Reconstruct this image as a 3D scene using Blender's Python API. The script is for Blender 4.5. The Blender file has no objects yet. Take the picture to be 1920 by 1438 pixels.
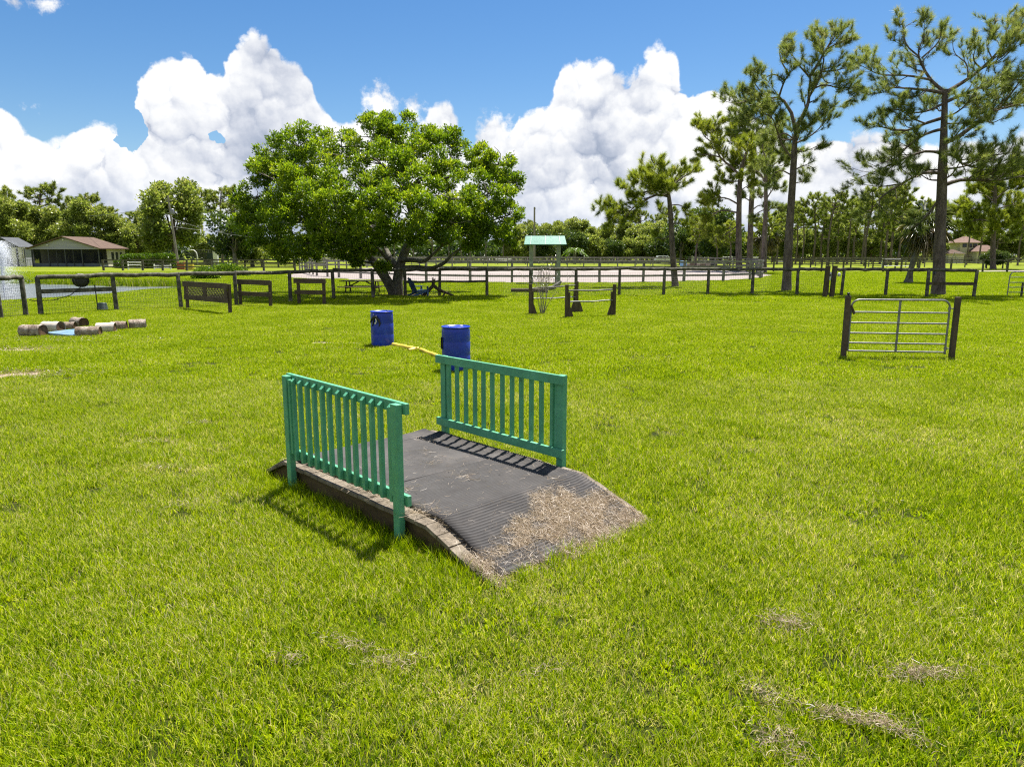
import bpy, math, random
import numpy as np
from mathutils import Vector, Matrix, Euler

random.seed(7)
RNG = np.random.default_rng(11)
R = math.radians
SC = bpy.context.scene
COL = SC.collection

# ------------------------------------------------------------------ camera
CAM_H, PITCH, FPX, PCX, PCY = 2.35, R(10.4), 1330.0, 960.0, 719.0
cam_data = bpy.data.cameras.new("camera")
cam_data.sensor_width = 36.0
cam_data.lens = 36.0 * FPX / 1920.0
cam_data.clip_start = 0.1
cam_data.clip_end = 9000.0
cam = bpy.data.objects.new("camera", cam_data)
cam.location = (0, 0, CAM_H)
cam.rotation_euler = (R(90) - PITCH, 0, 0)
COL.objects.link(cam)
SC.camera = cam

# ------------------------------------------------------------------ light
SUN_EL, SUN_AZ = R(67.5), R(30.5)          # azimuth measured from +Y towards +X
sun_data = bpy.data.lights.new("sun", 'SUN')
sun_data.energy = 4.6
sun_data.angle = R(0.5)
sun_data.color = (1.0, 0.955, 0.88)
sun = bpy.data.objects.new("sun", sun_data)
sdir = Vector((math.sin(SUN_AZ) * math.cos(SUN_EL), math.cos(SUN_AZ) * math.cos(SUN_EL), math.sin(SUN_EL)))
sun.rotation_euler = sdir.to_track_quat('Z', 'Y').to_euler()
sun.location = (0, 0, 60)
COL.objects.link(sun)
SC.view_settings.view_transform = 'Standard'
SC.view_settings.look = 'None'
SC.view_settings.exposure = 1.36
SC.view_settings.gamma = 1.0
SC.view_settings.use_curve_mapping = False
SC.cycles.max_bounces = 7
SC.cycles.diffuse_bounces = 3
SC.cycles.glossy_bounces = 2
SC.cycles.transmission_bounces = 4
SC.cycles.transparent_max_bounces = 8
SC.cycles.use_fast_gi = False
SC.cycles.caustics_reflective = False
SC.cycles.caustics_refractive = False
SC.cycles.sample_clamp_indirect = 6.0
SC.cycles.use_denoising = False
SC.cycles.filter_width = 1.2

# ------------------------------------------------------------------ node helper
class NT:
    def __init__(s, nt):
        s.t = nt
    def n(s, kind, **kw):
        nd = s.t.nodes.new(kind)
        for k, v in kw.items():
            setattr(nd, k, v)
        return nd
    def l(s, a, b):
        s.t.links.new(a, b)
    def put(s, sock, v):
        if isinstance(v, bpy.types.NodeSocket):
            s.l(v, sock)
        elif v is not None:
            sock.default_value = v
    def m(s, op, a, b=None, c=None, clamp=False):
        nd = s.n('ShaderNodeMath', operation=op, use_clamp=clamp)
        s.put(nd.inputs[0], a); s.put(nd.inputs[1], b); s.put(nd.inputs[2], c)
        return nd.outputs[0]
    def vm(s, op, a, b=None, scale=None):
        nd = s.n('ShaderNodeVectorMath', operation=op)
        s.put(nd.inputs[0], a); s.put(nd.inputs[1], b)
        if scale is not None: s.put(nd.inputs['Scale'], scale)
        return nd.outputs['Value'] if op in ('LENGTH', 'DOT_PRODUCT', 'DISTANCE') else nd.outputs[0]
    def mr(s, v, a, b, c=0.0, d=1.0, smooth=False):
        nd = s.n('ShaderNodeMapRange', interpolation_type='SMOOTHSTEP' if smooth else 'LINEAR')
        for i, x in enumerate((v, a, b, c, d)): s.put(nd.inputs[i], x)
        return nd.outputs[0]
    def noise(s, vec, scale, detail=4.0, rough=0.5, out='Fac', dist=0.0):
        nd = s.n('ShaderNodeTexNoise')
        s.put(nd.inputs['Vector'], vec); nd.inputs['Scale'].default_value = scale
        nd.inputs['Detail'].default_value = detail; nd.inputs['Roughness'].default_value = rough
        nd.inputs['Distortion'].default_value = dist
        return nd.outputs[out]
    def mix(s, f, a, b, blend='MIX'):
        nd = s.n('ShaderNodeMix', data_type='RGBA', blend_type=blend)
        s.put(nd.inputs[0], f)
        for sock, v in ((nd.inputs[6], a), (nd.inputs[7], b)):
            s.put(sock, v if isinstance(v, bpy.types.NodeSocket) else (*v[:3], 1.0))
        return nd.outputs[2]
    def ramp(s, f, stops, interp='LINEAR'):
        nd = s.n('ShaderNodeValToRGB'); cr = nd.color_ramp; cr.interpolation = interp
        while len(cr.elements) < len(stops): cr.elements.new(0.5)
        for e, (p, c) in zip(cr.elements, stops):
            e.position = p; e.color = (*c[:3], 1.0) if len(c) == 3 else c
        s.put(nd.inputs[0], f)
        return nd.outputs[0]
    def mapping(s, vec, scale=(1, 1, 1), rot=(0, 0, 0), loc=(0, 0, 0)):
        nd = s.n('ShaderNodeMapping'); s.put(nd.inputs[0], vec)
        nd.inputs[1].default_value = loc; nd.inputs[2].default_value = rot; nd.inputs[3].default_value = scale
        return nd.outputs[0]

def lin(r, g, b):
    f = lambda v: v / 12.92 if v <= 0.04045 else ((v + 0.055) / 1.055) ** 2.4
    return (f(r / 255), f(g / 255), f(b / 255))

# ------------------------------------------------------------------ world: sky with cumulus bank
def pix_dir(px, py):
    x = (px - PCX) / FPX; v = (PCY - py) / FPX
    return np.array([x, math.cos(PITCH) + v * math.sin(PITCH), -math.sin(PITCH) + v * math.cos(PITCH)])
def pix_azel(px, py):
    d = pix_dir(px, py)
    return math.atan2(d[0], d[1]), math.atan2(d[2], math.hypot(d[0], d[1]))

SKYLINE = [(-300, 240), (-160, 215), (-60, 190), (0, 205), (25, 222), (50, 258), (100, 280), (150, 243), (205, 228), (228, 236), (243, 262),
           (254, 150), (300, 125), (340, 112), (378, 133), (404, 150), (425, 112), (445, 76), (478, 58), (510, 75), (530, 108), (560, 126),
           (585, 170), (592, 205), (640, 228), (680, 222), (700, 240), (720, 250), (770, 250), (795, 232), (832, 208), (855, 226), (868, 262), (892, 243),
           (935, 242), (955, 268), (972, 232), (1010, 215), (1036, 182), (1052, 142), (1100, 128), (1146, 118), (1172, 140), (1200, 116),
           (1242, 101), (1268, 118), (1288, 158), (1330, 146), (1366, 165), (1395, 205), (1425, 240), (1462, 262), (1500, 282), (1545, 262), (1610, 256),
           (1660, 266), (1710, 280), (1745, 266), (1800, 284), (1860, 286), (1920, 262), (2050, 250), (2300, 300)]
world = bpy.data.worlds.new("World")
SC.world = world
world.use_nodes = True
wt = NT(world.node_tree)
world.node_tree.nodes.clear()
AZR, ELR = R(60), R(40)
sky = wt.n('ShaderNodeTexSky', sky_type='NISHITA')
sky.sun_disc = False
sky.sun_elevation = SUN_EL
sky.sun_rotation = SUN_AZ
sky.altitude = 0.0
sky.air_density = 1.0
sky.dust_density = 0.4
sky.ozone_density = 2.6
SKYK = 0.050
tc = wt.n('ShaderNodeTexCoord').outputs['Generated']
sep = wt.n('ShaderNodeSeparateXYZ'); wt.l(tc, sep.inputs[0])
az = wt.m('ARCTAN2', sep.outputs[0], sep.outputs[1])
el = wt.m('ARCSINE', sep.outputs[2])
P0 = wt.n('ShaderNodeCombineXYZ'); wt.l(az, P0.inputs[0]); wt.l(el, P0.inputs[1])
P0 = P0.outputs[0]
w1 = wt.noise(P0, 14.0, 6.0, 0.62, out='Color')
warp = wt.vm('SCALE', wt.vm('SUBTRACT', w1, (0.5, 0.5, 0.5)), scale=0.055)
PW = wt.vm('ADD', P0, warp)
def billow(vec):
    """three sizes of overlapping domes: the cauliflower relief of a cumulus"""
    tot = None
    for sc, amp in ((8.5, 0.50), (19.0, 0.30), (44.0, 0.20)):
        v = wt.n('ShaderNodeTexVoronoi', feature='F1', voronoi_dimensions='2D')
        wt.l(vec, v.inputs['Vector']); v.inputs['Scale'].default_value = sc; v.inputs['Randomness'].default_value = 1.0
        d = wt.m('DIVIDE', v.outputs['Distance'], 0.92)
        dome = wt.m('SQRT', wt.m('MAXIMUM', wt.m('SUBTRACT', 1.0, wt.m('MULTIPLY', d, d)), 0.0))
        q = wt.m('MULTIPLY', dome, amp)
        tot = q if tot is None else wt.m('ADD', tot, q)
    return tot
B0 = billow(PW)
S1 = billow(wt.vm('ADD', PW, (0.0026, 0.0085, 0.0)))
S0 = B0
azw = wt.m('ADD', az, wt.m('MULTIPLY', wt.m('SUBTRACT', wt.noise(P0, 30.0, 3.0, 0.5), 0.5), 0.018))
fc = wt.n('ShaderNodeFloatCurve')
cv = fc.mapping.curves[0]
pts = []
for px, py in SKYLINE:
    a_, e_ = pix_azel(px, py)
    pts.append(((a_ + AZR) / (2 * AZR), e_ / ELR))
pts = [(0.0, pts[0][1]), *pts, (1.0, pts[-1][1])]
while len(cv.points) < len(pts): cv.points.new(0.5, 0.5)
for p, (x, y) in zip(cv.points, pts):
    p.location = (x, y); p.handle_type = 'AUTO'
fc.mapping.update()
wt.l(wt.mr(azw, -AZR, AZR), fc.inputs['Value'])
top = wt.m('MULTIPLY', fc.outputs[0], ELR)
# unseen high cloud bank added behind the camera to brighten the fill light
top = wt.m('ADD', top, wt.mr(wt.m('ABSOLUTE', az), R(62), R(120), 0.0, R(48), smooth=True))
fine = wt.noise(P0, 60.0, 6.0, 0.62)
depth = wt.m('SUBTRACT', top, el)
h = wt.m('ADD', depth, wt.m('MULTIPLY', wt.m('SUBTRACT', B0, 0.80), 0.088))
h = wt.m('ADD', h, wt.m('MULTIPLY', wt.m('SUBTRACT', fine, 0.5), 0.022))
# small detached puffs
def puff(px, py, r, squash=1.0):
    a_, e_ = pix_azel(px, py)
    d = wt.vm('SUBTRACT', P0, (a_, e_, 0))
    d = wt.vm('MULTIPLY', d, (1.0, squash, 1.0))
    ln = wt.vm('LENGTH', d)
    v = wt.m('SUBTRACT', r / FPX, ln)
    return wt.m('ADD', v, wt.m('MULTIPLY', wt.m('SUBTRACT', fine, 0.56), 0.06))
pf = None
for args in ((774, 207, 26, 1.0), (712, 200, 34, 0.8), (930, 250, 40, 1.0), (60, 200, 7, 1.0), (85, 6, 26, 2.0), (20, 4, 18, 2.0)):
    q = puff(*args)
    pf = q if pf is None else wt.m('MAXIMUM', pf, q)
h = wt.m('MAXIMUM', h, wt.m('MULTIPLY', pf, 0.5))
# blue holes in the bank
def hole(px, py, rx, ry):
    a_, e_ = pix_azel(px, py)
    d = wt.vm('MULTIPLY', wt.vm('SUBTRACT', PW, (a_, e_, 0)), (FPX / rx, FPX / ry, 1.0))
    return wt.mr(wt.vm('LENGTH', d), 0.35, 1.25, 1.0, 0.0, smooth=True)
hl = None
for args in ((250, 262, 22, 34), (408, 254, 20, 12)):
    q = hole(*args)
    hl = q if hl is None else wt.m('MAXIMUM', hl, q)
h = wt.m('SUBTRACT', h, wt.m('MULTIPLY', hl, wt.mr(wt.noise(P0, 22.0, 5.0, 0.6), 0.35, 0.62, 0.0, 0.26)))
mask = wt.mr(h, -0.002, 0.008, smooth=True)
# form: lit tops of the billows, greyer hollows and bases
slope = wt.m('MULTIPLY', wt.m('SUBTRACT', S0, S1), 1.7)
big = wt.noise(wt.vm('ADD', PW, (3.1, 1.7, 0)), 7.0, 3.0, 0.5)
lit = wt.m('ADD', wt.m('ADD', wt.m('ADD', 0.70, wt.m('MULTIPLY', wt.m('SUBTRACT', B0, 0.8), 0.9)), slope), wt.m('MULTIPLY', wt.m('SUBTRACT', big, 0.5), 2.3))
lit = wt.m('SUBTRACT', lit, wt.m('MULTIPLY', wt.mr(depth, 0.035, 0.24, smooth=True), 0.44))
lit = wt.m('ADD', lit, wt.mr(depth, 0.0, 0.05, 0.20, 0.0, smooth=True))
lit = wt.m('ADD', lit, wt.m('MULTIPLY', wt.m('SUBTRACT', fine, 0.5), 0.5))
ccol = wt.ramp(lit, [(0.0, (0.14, 0.165, 0.215)), (0.3, (0.19, 0.212, 0.26)), (0.55, (0.275, 0.29, 0.325)), (0.8, (0.365, 0.372, 0.385)), (1.0, (0.425, 0.425, 0.425))])
skyc = wt.n('ShaderNodeHueSaturation'); wt.l(sky.outputs[0], skyc.inputs['Color'])
skyc.inputs['Saturation'].default_value = 1.32
skyc.inputs['Hue'].default_value = 0.503
skyb = wt.vm('SCALE', skyc.outputs[0], scale=SKYK)
ccol = wt.mix(wt.mr(el, 0.0, 0.10, 0.35, 0.0), ccol, (0.26, 0.30, 0.37))
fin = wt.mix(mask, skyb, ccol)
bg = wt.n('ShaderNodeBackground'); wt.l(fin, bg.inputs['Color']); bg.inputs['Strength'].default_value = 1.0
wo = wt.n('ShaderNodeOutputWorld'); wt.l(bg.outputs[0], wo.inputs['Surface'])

# ------------------------------------------------------------------ geometry helpers
def G(px, py, z=0.0):
    """Ground position measured from a survey point of the photograph (x, y on the level z)."""
    d = pix_dir(px, py); t = (z - CAM_H) / d[2]
    return np.array([d[0] * t, d[1] * t, z])
def A(px, py, Y):
    d = pix_dir(px, py); t = Y / d[1]
    return np.array([d[0] * t, Y, CAM_H + d[2] * t])

def link(o, parent=None):
    COL.objects.link(o)
    if parent is not None: o.parent = parent
    return o
def tag(o, label=None, cat=None, group=None, kind=None):
    if label: o['label'] = label
    if cat: o['category'] = cat
    if group: o['group'] = group
    if kind: o['kind'] = kind
    return o
def empty(name, loc, rz=0.0):
    o = bpy.data.objects.new(name, None); o.location = loc; o.rotation_euler = (0, 0, rz)
    o.empty_display_size = 0.2
    return link(o)
KIDS = {}
def kids(o):
    return [c for c in COL.objects if c.parent == o]
def copy_tree(o, parent=None):
    c = o.copy(); COL.objects.link(c)
    if parent is not None: c.parent = parent
    for ch in kids(o): copy_tree(ch, c)
    return c

class MB:
    """Collects shapes in local coordinates and links them as one mesh."""
    def __init__(s): s.v = []; s.f = []; s.sm = []
    def add(s, vs, fs, smooth=False, M=None):
        b = len(s.v)
        for p in vs:
            s.v.append(tuple(M @ Vector(p)) if M is not None else tuple(p))
        for f in fs:
            s.f.append(tuple(i + b for i in f)); s.sm.append(smooth)
        return s
    def box(s, c, size, rot=(0, 0, 0)):
        x, y, z = (k / 2 for k in size)
        vs = [(-x, -y, -z), (x, -y, -z), (x, y, -z), (-x, y, -z), (-x, -y, z), (x, -y, z), (x, y, z), (-x, y, z)]
        M = Matrix.Translation(c) @ Euler(rot).to_matrix().to_4x4()
        return s.add(vs, [(0, 3, 2, 1), (4, 5, 6, 7), (0, 1, 5, 4), (1, 2, 6, 5), (2, 3, 7, 6), (3, 0, 4, 7)], False, M)
    def bar(s, a, b, w, t, up=(0, 0, 1)):
        a = Vector(a); b = Vector(b); d = b - a; L = d.length; d.normalize()
        u = Vector(up); side = d.cross(u)
        if side.length < 1e-4: side = d.cross(Vector((1, 0, 0)))
        side.normalize(); u = side.cross(d)
        M = Matrix((d, side, u)).transposed().to_4x4(); M.translation = (a + b) / 2
        x, y, z = L / 2, w / 2, t / 2
        vs = [(-x, -y, -z), (x, -y, -z), (x, y, -z), (-x, y, -z), (-x, -y, z), (x, -y, z), (x, y, z), (-x, y, z)]
        return s.add(vs, [(0, 3, 2, 1), (4, 5, 6, 7), (0, 1, 5, 4), (1, 2, 6, 5), (2, 3, 7, 6), (3, 0, 4, 7)], False, M)
    def tube(s, pts, r, n=8, caps=True, jit=0.0):
        pts = [Vector(p) for p in pts]
        if not hasattr(r, '__len__'): r = [r] * len(pts)
        rings = []; prev = None
        for i, p in enumerate(pts):
            d = (pts[min(i + 1, len(pts) - 1)] - pts[max(i - 1, 0)])
            if d.length < 1e-9: d = Vector((0, 0, 1))
            d.normalize()
            if prev is None:
                x = d.cross(Vector((0.31, 0.17, 0.93)))
                if x.length < 1e-3: x = d.cross(Vector((1, 0, 0)))
            else:
                x = prev - d * prev.dot(d)
                if x.length < 1e-6: x = d.cross(Vector((0.31, 0.77, 0.13)))
            x.normalize(); y = d.cross(x); prev = x
            rings.append([p + (x * math.cos(2 * math.pi * k / n) + y * math.sin(2 * math.pi * k / n)) * r[i] * (1 + (random.uniform(-jit, jit) if jit else 0)) for k in range(n)])
        vs = [v for rg in rings for v in rg]; fs = []
        for i in range(len(rings) - 1):
            for k in range(n):
                a = i * n + k; b = i * n + (k + 1) % n
                fs.append((a, b, b + n, a + n))
        s.add(vs, fs, True)
        if caps:
            s.add(rings[0], [tuple(reversed(range(n)))]); s.add(rings[-1], [tuple(range(n))])
        return s
    def lathe(s, prof, n=32, c=(0, 0, 0), smooth=True, M=None):
        vs = []; fs = []
        for (r, z) in prof:
            for k in range(n):
                a = 2 * math.pi * k / n
                vs.append((c[0] + r * math.cos(a), c[1] + r * math.sin(a), c[2] + z))
        for i in range(len(prof) - 1):
            for k in range(n):
                a = i * n + k; b = i * n + (k + 1) % n
                fs.append((a, b, b + n, a + n))
        fs.append(tuple(reversed(range(n)))); fs.append(tuple((len(prof) - 1) * n + k for k in range(n)))
        return s.add(vs, fs, smooth, M)
    def prism(s, poly, y0, y1, M=None):
        """polygon in x,z extruded along y"""
        n = len(poly)
        vs = [(x, y0, z) for x, z in poly] + [(x, y1, z) for x, z in poly]
        fs = [tuple(range(n)), tuple(reversed(range(n, 2 * n)))] + [(k, k + n, (k + 1) % n + n, (k + 1) % n) for k in range(n)]
        return s.add(vs, fs, False, M)
    def build(s, name, mat, parent=None, loc=None, rz=0.0, bevel=0.0):
        me = bpy.data.meshes.new(name)
        me.from_pydata(s.v, [], s.f)
        me.polygons.foreach_set('use_smooth', s.sm)
        me.validate(); me.update()
        if mat is not None: me.materials.append(mat)
        o = bpy.data.objects.new(name, me)
        if loc is not None: o.location = loc
        o.rotation_euler = (0, 0, rz)
        if bevel:
            bv = o.modifiers.new('bevel', 'BEVEL'); bv.width = bevel; bv.segments = 2; bv.limit_method = 'ANGLE'; bv.angle_limit = R(50)
        return link(o, parent)

def np_mesh(name, verts, faces, var=None, mat=None, smooth=False):
    """verts (N,3), faces (M,k) -> mesh, with an optional per-vertex attribute 'var'."""
    verts = np.asarray(verts, np.float32); faces = np.asarray(faces, np.int32)
    me = bpy.data.meshes.new(name)
    me.vertices.add(len(verts)); me.vertices.foreach_set('co', verts.ravel())
    k = faces.shape[1]
    me.loops.add(faces.size); me.loops.foreach_set('vertex_index', faces.ravel())
    me.polygons.add(len(faces)); me.polygons.foreach_set('loop_start', np.arange(0, faces.size, k, dtype=np.int32))
    me.polygons.foreach_set('loop_total', np.full(len(faces), k, np.int32))
    if smooth: me.polygons.foreach_set('use_smooth', np.ones(len(faces), bool))
    if var is not None:
        at = me.attributes.new('var', 'FLOAT', 'POINT'); at.data.foreach_set('value', np.asarray(var, np.float32))
    me.update(calc_edges=True)
    if mat is not None: me.materials.append(mat)
    return me
def mesh_obj(name, me, parent=None, loc=None):
    o = bpy.data.objects.new(name, me)
    if loc is not None: o.location = loc
    return link(o, parent)

def vnoise(x, y, scale, seed=0):
    """smooth value noise in 0..1 for numpy arrays"""
    x = np.asarray(x) / scale; y = np.asarray(y) / scale
    xi = np.floor(x).astype(np.int64); yi = np.floor(y).astype(np.int64)
    fx = x - xi; fy = y - yi
    fx = fx * fx * (3 - 2 * fx); fy = fy * fy * (3 - 2 * fy)
    def hsh(a, b):
        h = (a * 374761393 + b * 668265263 + seed * 1442695041) & 0xffffffff
        h = ((h ^ (h >> 13)) * 1274126177) & 0xffffffff
        return ((h ^ (h >> 16)) & 0xffff) / 65535.0
    return (hsh(xi, yi) * (1 - fx) + hsh(xi + 1, yi) * fx) * (1 - fy) + (hsh(xi, yi + 1) * (1 - fx) + hsh(xi + 1, yi + 1) * fx) * fy

def in_poly(x, y, poly):
    x = np.asarray(x); y = np.asarray(y); ins = np.zeros(x.shape, bool)
    n = len(poly)
    for i in range(n):
        x0, y0 = poly[i]; x1, y1 = poly[(i + 1) % n]
        c = ((y0 > y) != (y1 > y)) & (x < (x1 - x0) * (y - y0) / (y1 - y0 + 1e-12) + x0)
        ins ^= c
    return ins
def poly_dist(x, y, poly):
    """signed distance to a polygon, negative inside"""
    x = np.asarray(x, float); y = np.asarray(y, float); d = np.full(x.shape, 1e9)
    for i in range(len(poly)):
        ax, ay = poly[i]; bx, by = poly[(i + 1) % len(poly)]
        t = np.clip(((x - ax) * (bx - ax) + (y - ay) * (by - ay)) / ((bx - ax) ** 2 + (by - ay) ** 2 + 1e-12), 0, 1)
        d = np.minimum(d, np.hypot(x - ax - t * (bx - ax), y - ay - t * (by - ay)))
    return np.where(in_poly(x, y, poly), -d, d)
def smooth_poly(pts, per=6):
    pts = [np.array(p, float) for p in pts]; n = len(pts); out = []
    for i in range(n):
        p0, p1, p2, p3 = pts[i - 1], pts[i], pts[(i + 1) % n], pts[(i + 2) % n]
        for k in range(per):
            t = k / per
            out.append(tuple(0.5 * ((2 * p1) + (-p0 + p2) * t + (2 * p0 - 5 * p1 + 4 * p2 - p3) * t * t + (-p0 + 3 * p1 - 3 * p2 + p3) * t ** 3)))
    return out

# ------------------------------------------------------------------ materials
def mat_new(name):
    m = bpy.data.materials.new(name); m.use_nodes = True
    m.node_tree.nodes.clear()
    t = NT(m.node_tree)
    out = t.n('ShaderNodeOutputMaterial')
    return m, t, out
def principled(t, out, col, rough=0.6, spec=0.5, metal=0.0, normal=None):
    b = t.n('ShaderNodeBsdfPrincipled')
    t.put(b.inputs['Base Color'], col if isinstance(col, bpy.types.NodeSocket) else (*col[:3], 1))
    t.put(b.inputs['Roughness'], rough); b.inputs['Metallic'].default_value = metal
    b.inputs['Specular IOR Level'].default_value = spec
    if normal is not None: t.l(normal, b.inputs['Normal'])
    t.l(b.outputs[0], out.inputs['Surface'])
    return b
def bump(t, h, strength=0.3, dist=0.01):
    b = t.n('ShaderNodeBump'); b.inputs['Strength'].default_value = strength; b.inputs['Distance'].default_value = dist
    t.put(b.inputs['Height'], h)
    return b.outputs[0]
def mat_mottle(name, stops, scale=6.0, stretch=(1, 1, 1), rough=0.7, spec=0.35, bump_s=0.25, bump_d=0.006, detail=6.0, metal=0.0, fine=5.0, coords='Object'):
    """Two noise layers -> colour ramp; good for wood, paint, stone, plastic."""
    m, t, out = mat_new(name)
    c = t.n('ShaderNodeTexCoord').outputs[coords]
    inf = t.n('ShaderNodeObjectInfo')
    off = t.n('ShaderNodeCombineXYZ'); t.l(t.m('MULTIPLY', inf.outputs['Random'], 37.0), off.inputs[0]); t.l(t.m('MULTIPLY', inf.outputs['Random'], 91.0), off.inputs[2])
    c = t.vm('ADD', c, off.outputs[0])
    v = t.mapping(c, stretch)
    n1 = t.noise(v, scale, detail, 0.6)
    n2 = t.noise(v, scale * fine, 4.0, 0.6)
    f = t.m('ADD', t.m('MULTIPLY', n1, 0.65), t.m('MULTIPLY', n2, 0.35))
    f = t.mr(f, 0.3, 0.7)
    col = t.ramp(f, stops)
    principled(t, out, col, t.mr(n2, 0.3, 0.7, rough - 0.1, rough + 0.1), spec, metal, bump(t, f, bump_s, bump_d) if bump_s else None)
    return m
def mat_leaf(name, stops, trans=0.35, rough=0.45, spec=0.4, world_scale=0.0, world_amp=0.0):
    """Foliage: colour from the per-leaf attribute 'var', diffuse + translucent + a weak gloss."""
    m, t, out = mat_new(name)
    at = t.n('ShaderNodeAttribute'); at.attribute_name = 'var'
    f = at.outputs['Fac']
    if world_amp:
        pos = t.n('ShaderNodeNewGeometry').outputs['Position']
        f = t.m('ADD', f, t.m('MULTIPLY', t.m('SUBTRACT', t.noise(pos, world_scale, 4.0, 0.6), 0.5), world_amp))
    col = t.ramp(f, stops)
    d = t.n('ShaderNodeBsdfDiffuse'); t.l(col, d.inputs['Color'])
    tr = t.n('ShaderNodeBsdfTranslucent'); t.l(t.mix(0.45, col, (1.0, 1.0, 0.25), 'MULTIPLY'), tr.inputs['Color'])
    mx = t.n('ShaderNodeMixShader'); mx.inputs[0].default_value = trans
    t.l(d.outputs[0], mx.inputs[1]); t.l(tr.outputs[0], mx.inputs[2])
    g = t.n('ShaderNodeBsdfGlossy'); g.inputs['Roughness'].default_value = rough; g.inputs['Color'].default_value = (1, 1, 1, 1)
    m2 = t.n('ShaderNodeMixShader')
    fr = t.n('ShaderNodeFresnel'); fr.inputs['IOR'].default_value = 1.45
    t.l(t.m('MULTIPLY', fr.outputs[0], spec), m2.inputs[0]); t.l(mx.outputs[0], m2.inputs[1]); t.l(g.outputs[0], m2.inputs[2])
    t.l(m2.outputs[0], out.inputs['Surface'])
    return m

M_OLDWOOD = mat_mottle('weathered_fence_wood', [(0.0, (0.018, 0.019, 0.014)), (0.45, (0.075, 0.072, 0.052)), (0.75, (0.16, 0.15, 0.115)), (1.0, (0.36, 0.34, 0.30))], 5.0, (1, 1, 1), 0.85, 0.2, 0.5)
M_GREYWOOD = mat_mottle('grey_rail_wood', [(0.0, (0.07, 0.065, 0.055)), (0.5, (0.20, 0.19, 0.165)), (1.0, (0.42, 0.40, 0.37))], 4.0, (1, 1, 1), 0.85, 0.2, 0.4)
M_BROWNWOOD = mat_mottle('brown_stained_wood', [(0.0, (0.050, 0.036, 0.024)), (0.5, (0.085, 0.062, 0.042)), (1.0, (0.13, 0.10, 0.072))], 3.0, (1, 1, 1), 0.75, 0.25, 0.25)
M_PENWOOD = mat_mottle('dark_treated_post_wood', [(0.0, (0.035, 0.026, 0.014)), (0.5, (0.075, 0.058, 0.032)), (1.0, (0.14, 0.115, 0.075))], 4.0, (2, 2, 0.4), 0.8, 0.25, 0.4)
M_DECKWOOD = mat_mottle('weathered_deck_board', [(0.0, (0.05, 0.040, 0.028)), (0.5, (0.155, 0.128, 0.095)), (1.0, (0.30, 0.26, 0.205))], 6.0, (1, 1, 1), 0.85, 0.2, 0.5)
M_PLY = mat_mottle('dirty_plywood', [(0.0, (0.030, 0.022, 0.010)), (0.5, (0.085, 0.060, 0.026)), (1.0, (0.15, 0.11, 0.055))], 2.5, (1, 1, 2), 0.8, 0.25, 0.3)
M_GREEN = mat_mottle('teal_green_paint', [(0.03, (0.060, 0.085, 0.058)), (0.11, (0.072, 0.260, 0.145)), (0.6, (0.090, 0.335, 0.188)), (1.0, (0.15, 0.42, 0.26))], 5.0, (1, 1, 1), 0.5, 0.45, 0.2, 0.003)
M_RUBBER = mat_mottle('ribbed_rubber', [(0.0, (0.019, 0.017, 0.0165)), (0.5, (0.042, 0.038, 0.036)), (0.8, (0.075, 0.067, 0.062)), (1.0, (0.16, 0.14, 0.12))], 2.2, (1, 1, 1), 0.7, 0.35, 0.15, 0.003)
M_BLUE = mat_mottle('blue_barrel_plastic', [(0.0, (0.005, 0.022, 0.26)), (0.6, (0.006, 0.034, 0.38)), (1.0, (0.014, 0.070, 0.48))], 2.0, (1, 1, 1), 0.38, 0.5, 0.05)
M_YELLOW = mat_mottle('worn_yellow_paint', [(0.0, (0.20, 0.15, 0.05)), (0.35, (0.52, 0.38, 0.04)), (0.7, (0.62, 0.47, 0.06)), (1.0, (0.58, 0.52, 0.30))], 5.0, (1, 1, 1), 0.55, 0.4, 0.1)
M_STEEL = mat_mottle('galvanised_tube', [(0.0, (0.12, 0.12, 0.115)), (1.0, (0.30, 0.30, 0.29))], 6.0, (1, 1, 1), 0.45, 0.5, 0.0, metal=0.55)
M_WIRE = mat_mottle('fence_wire', [(0.0, (0.05, 0.05, 0.045)), (1.0, (0.12, 0.12, 0.11))], 6.0, (1, 1, 1), 0.6, 0.3, 0.0, metal=0.1)
M_BLACK = mat_mottle('black_plastic', [(0.0, (0.008, 0.009, 0.009)), (1.0, (0.03, 0.032, 0.03))], 6.0, (1, 1, 1), 0.5, 0.4, 0.1)
M_DARKGREEN = mat_mottle('dark_green_plastic', [(0.0, (0.010, 0.022, 0.018)), (1.0, (0.03, 0.05, 0.045))], 6.0, (1, 1, 1), 0.45, 0.4, 0.1)
M_WHITE = mat_mottle('white_paint', [(0.0, (0.55, 0.55, 0.53)), (1.0, (0.80, 0.80, 0.78))], 3.0, (1, 1, 1), 0.5, 0.4, 0.1)
M_BARK_PINE = mat_mottle('pine_bark', [(0.0, (0.035, 0.027, 0.023)), (0.45, (0.115, 0.092, 0.080)), (0.8, (0.21, 0.17, 0.15)), (1.0, (0.30, 0.24, 0.21))], 5.0, (1, 1, 0.35), 0.9, 0.15, 0.9, 0.04)
M_BARK_TREE = mat_mottle('grey_bark', [(0.0, (0.035, 0.032, 0.024)), (0.5, (0.12, 0.11, 0.088)), (1.0, (0.25, 0.24, 0.20))], 4.0, (1, 1, 0.5), 0.9, 0.15, 0.7, 0.03)

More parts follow.
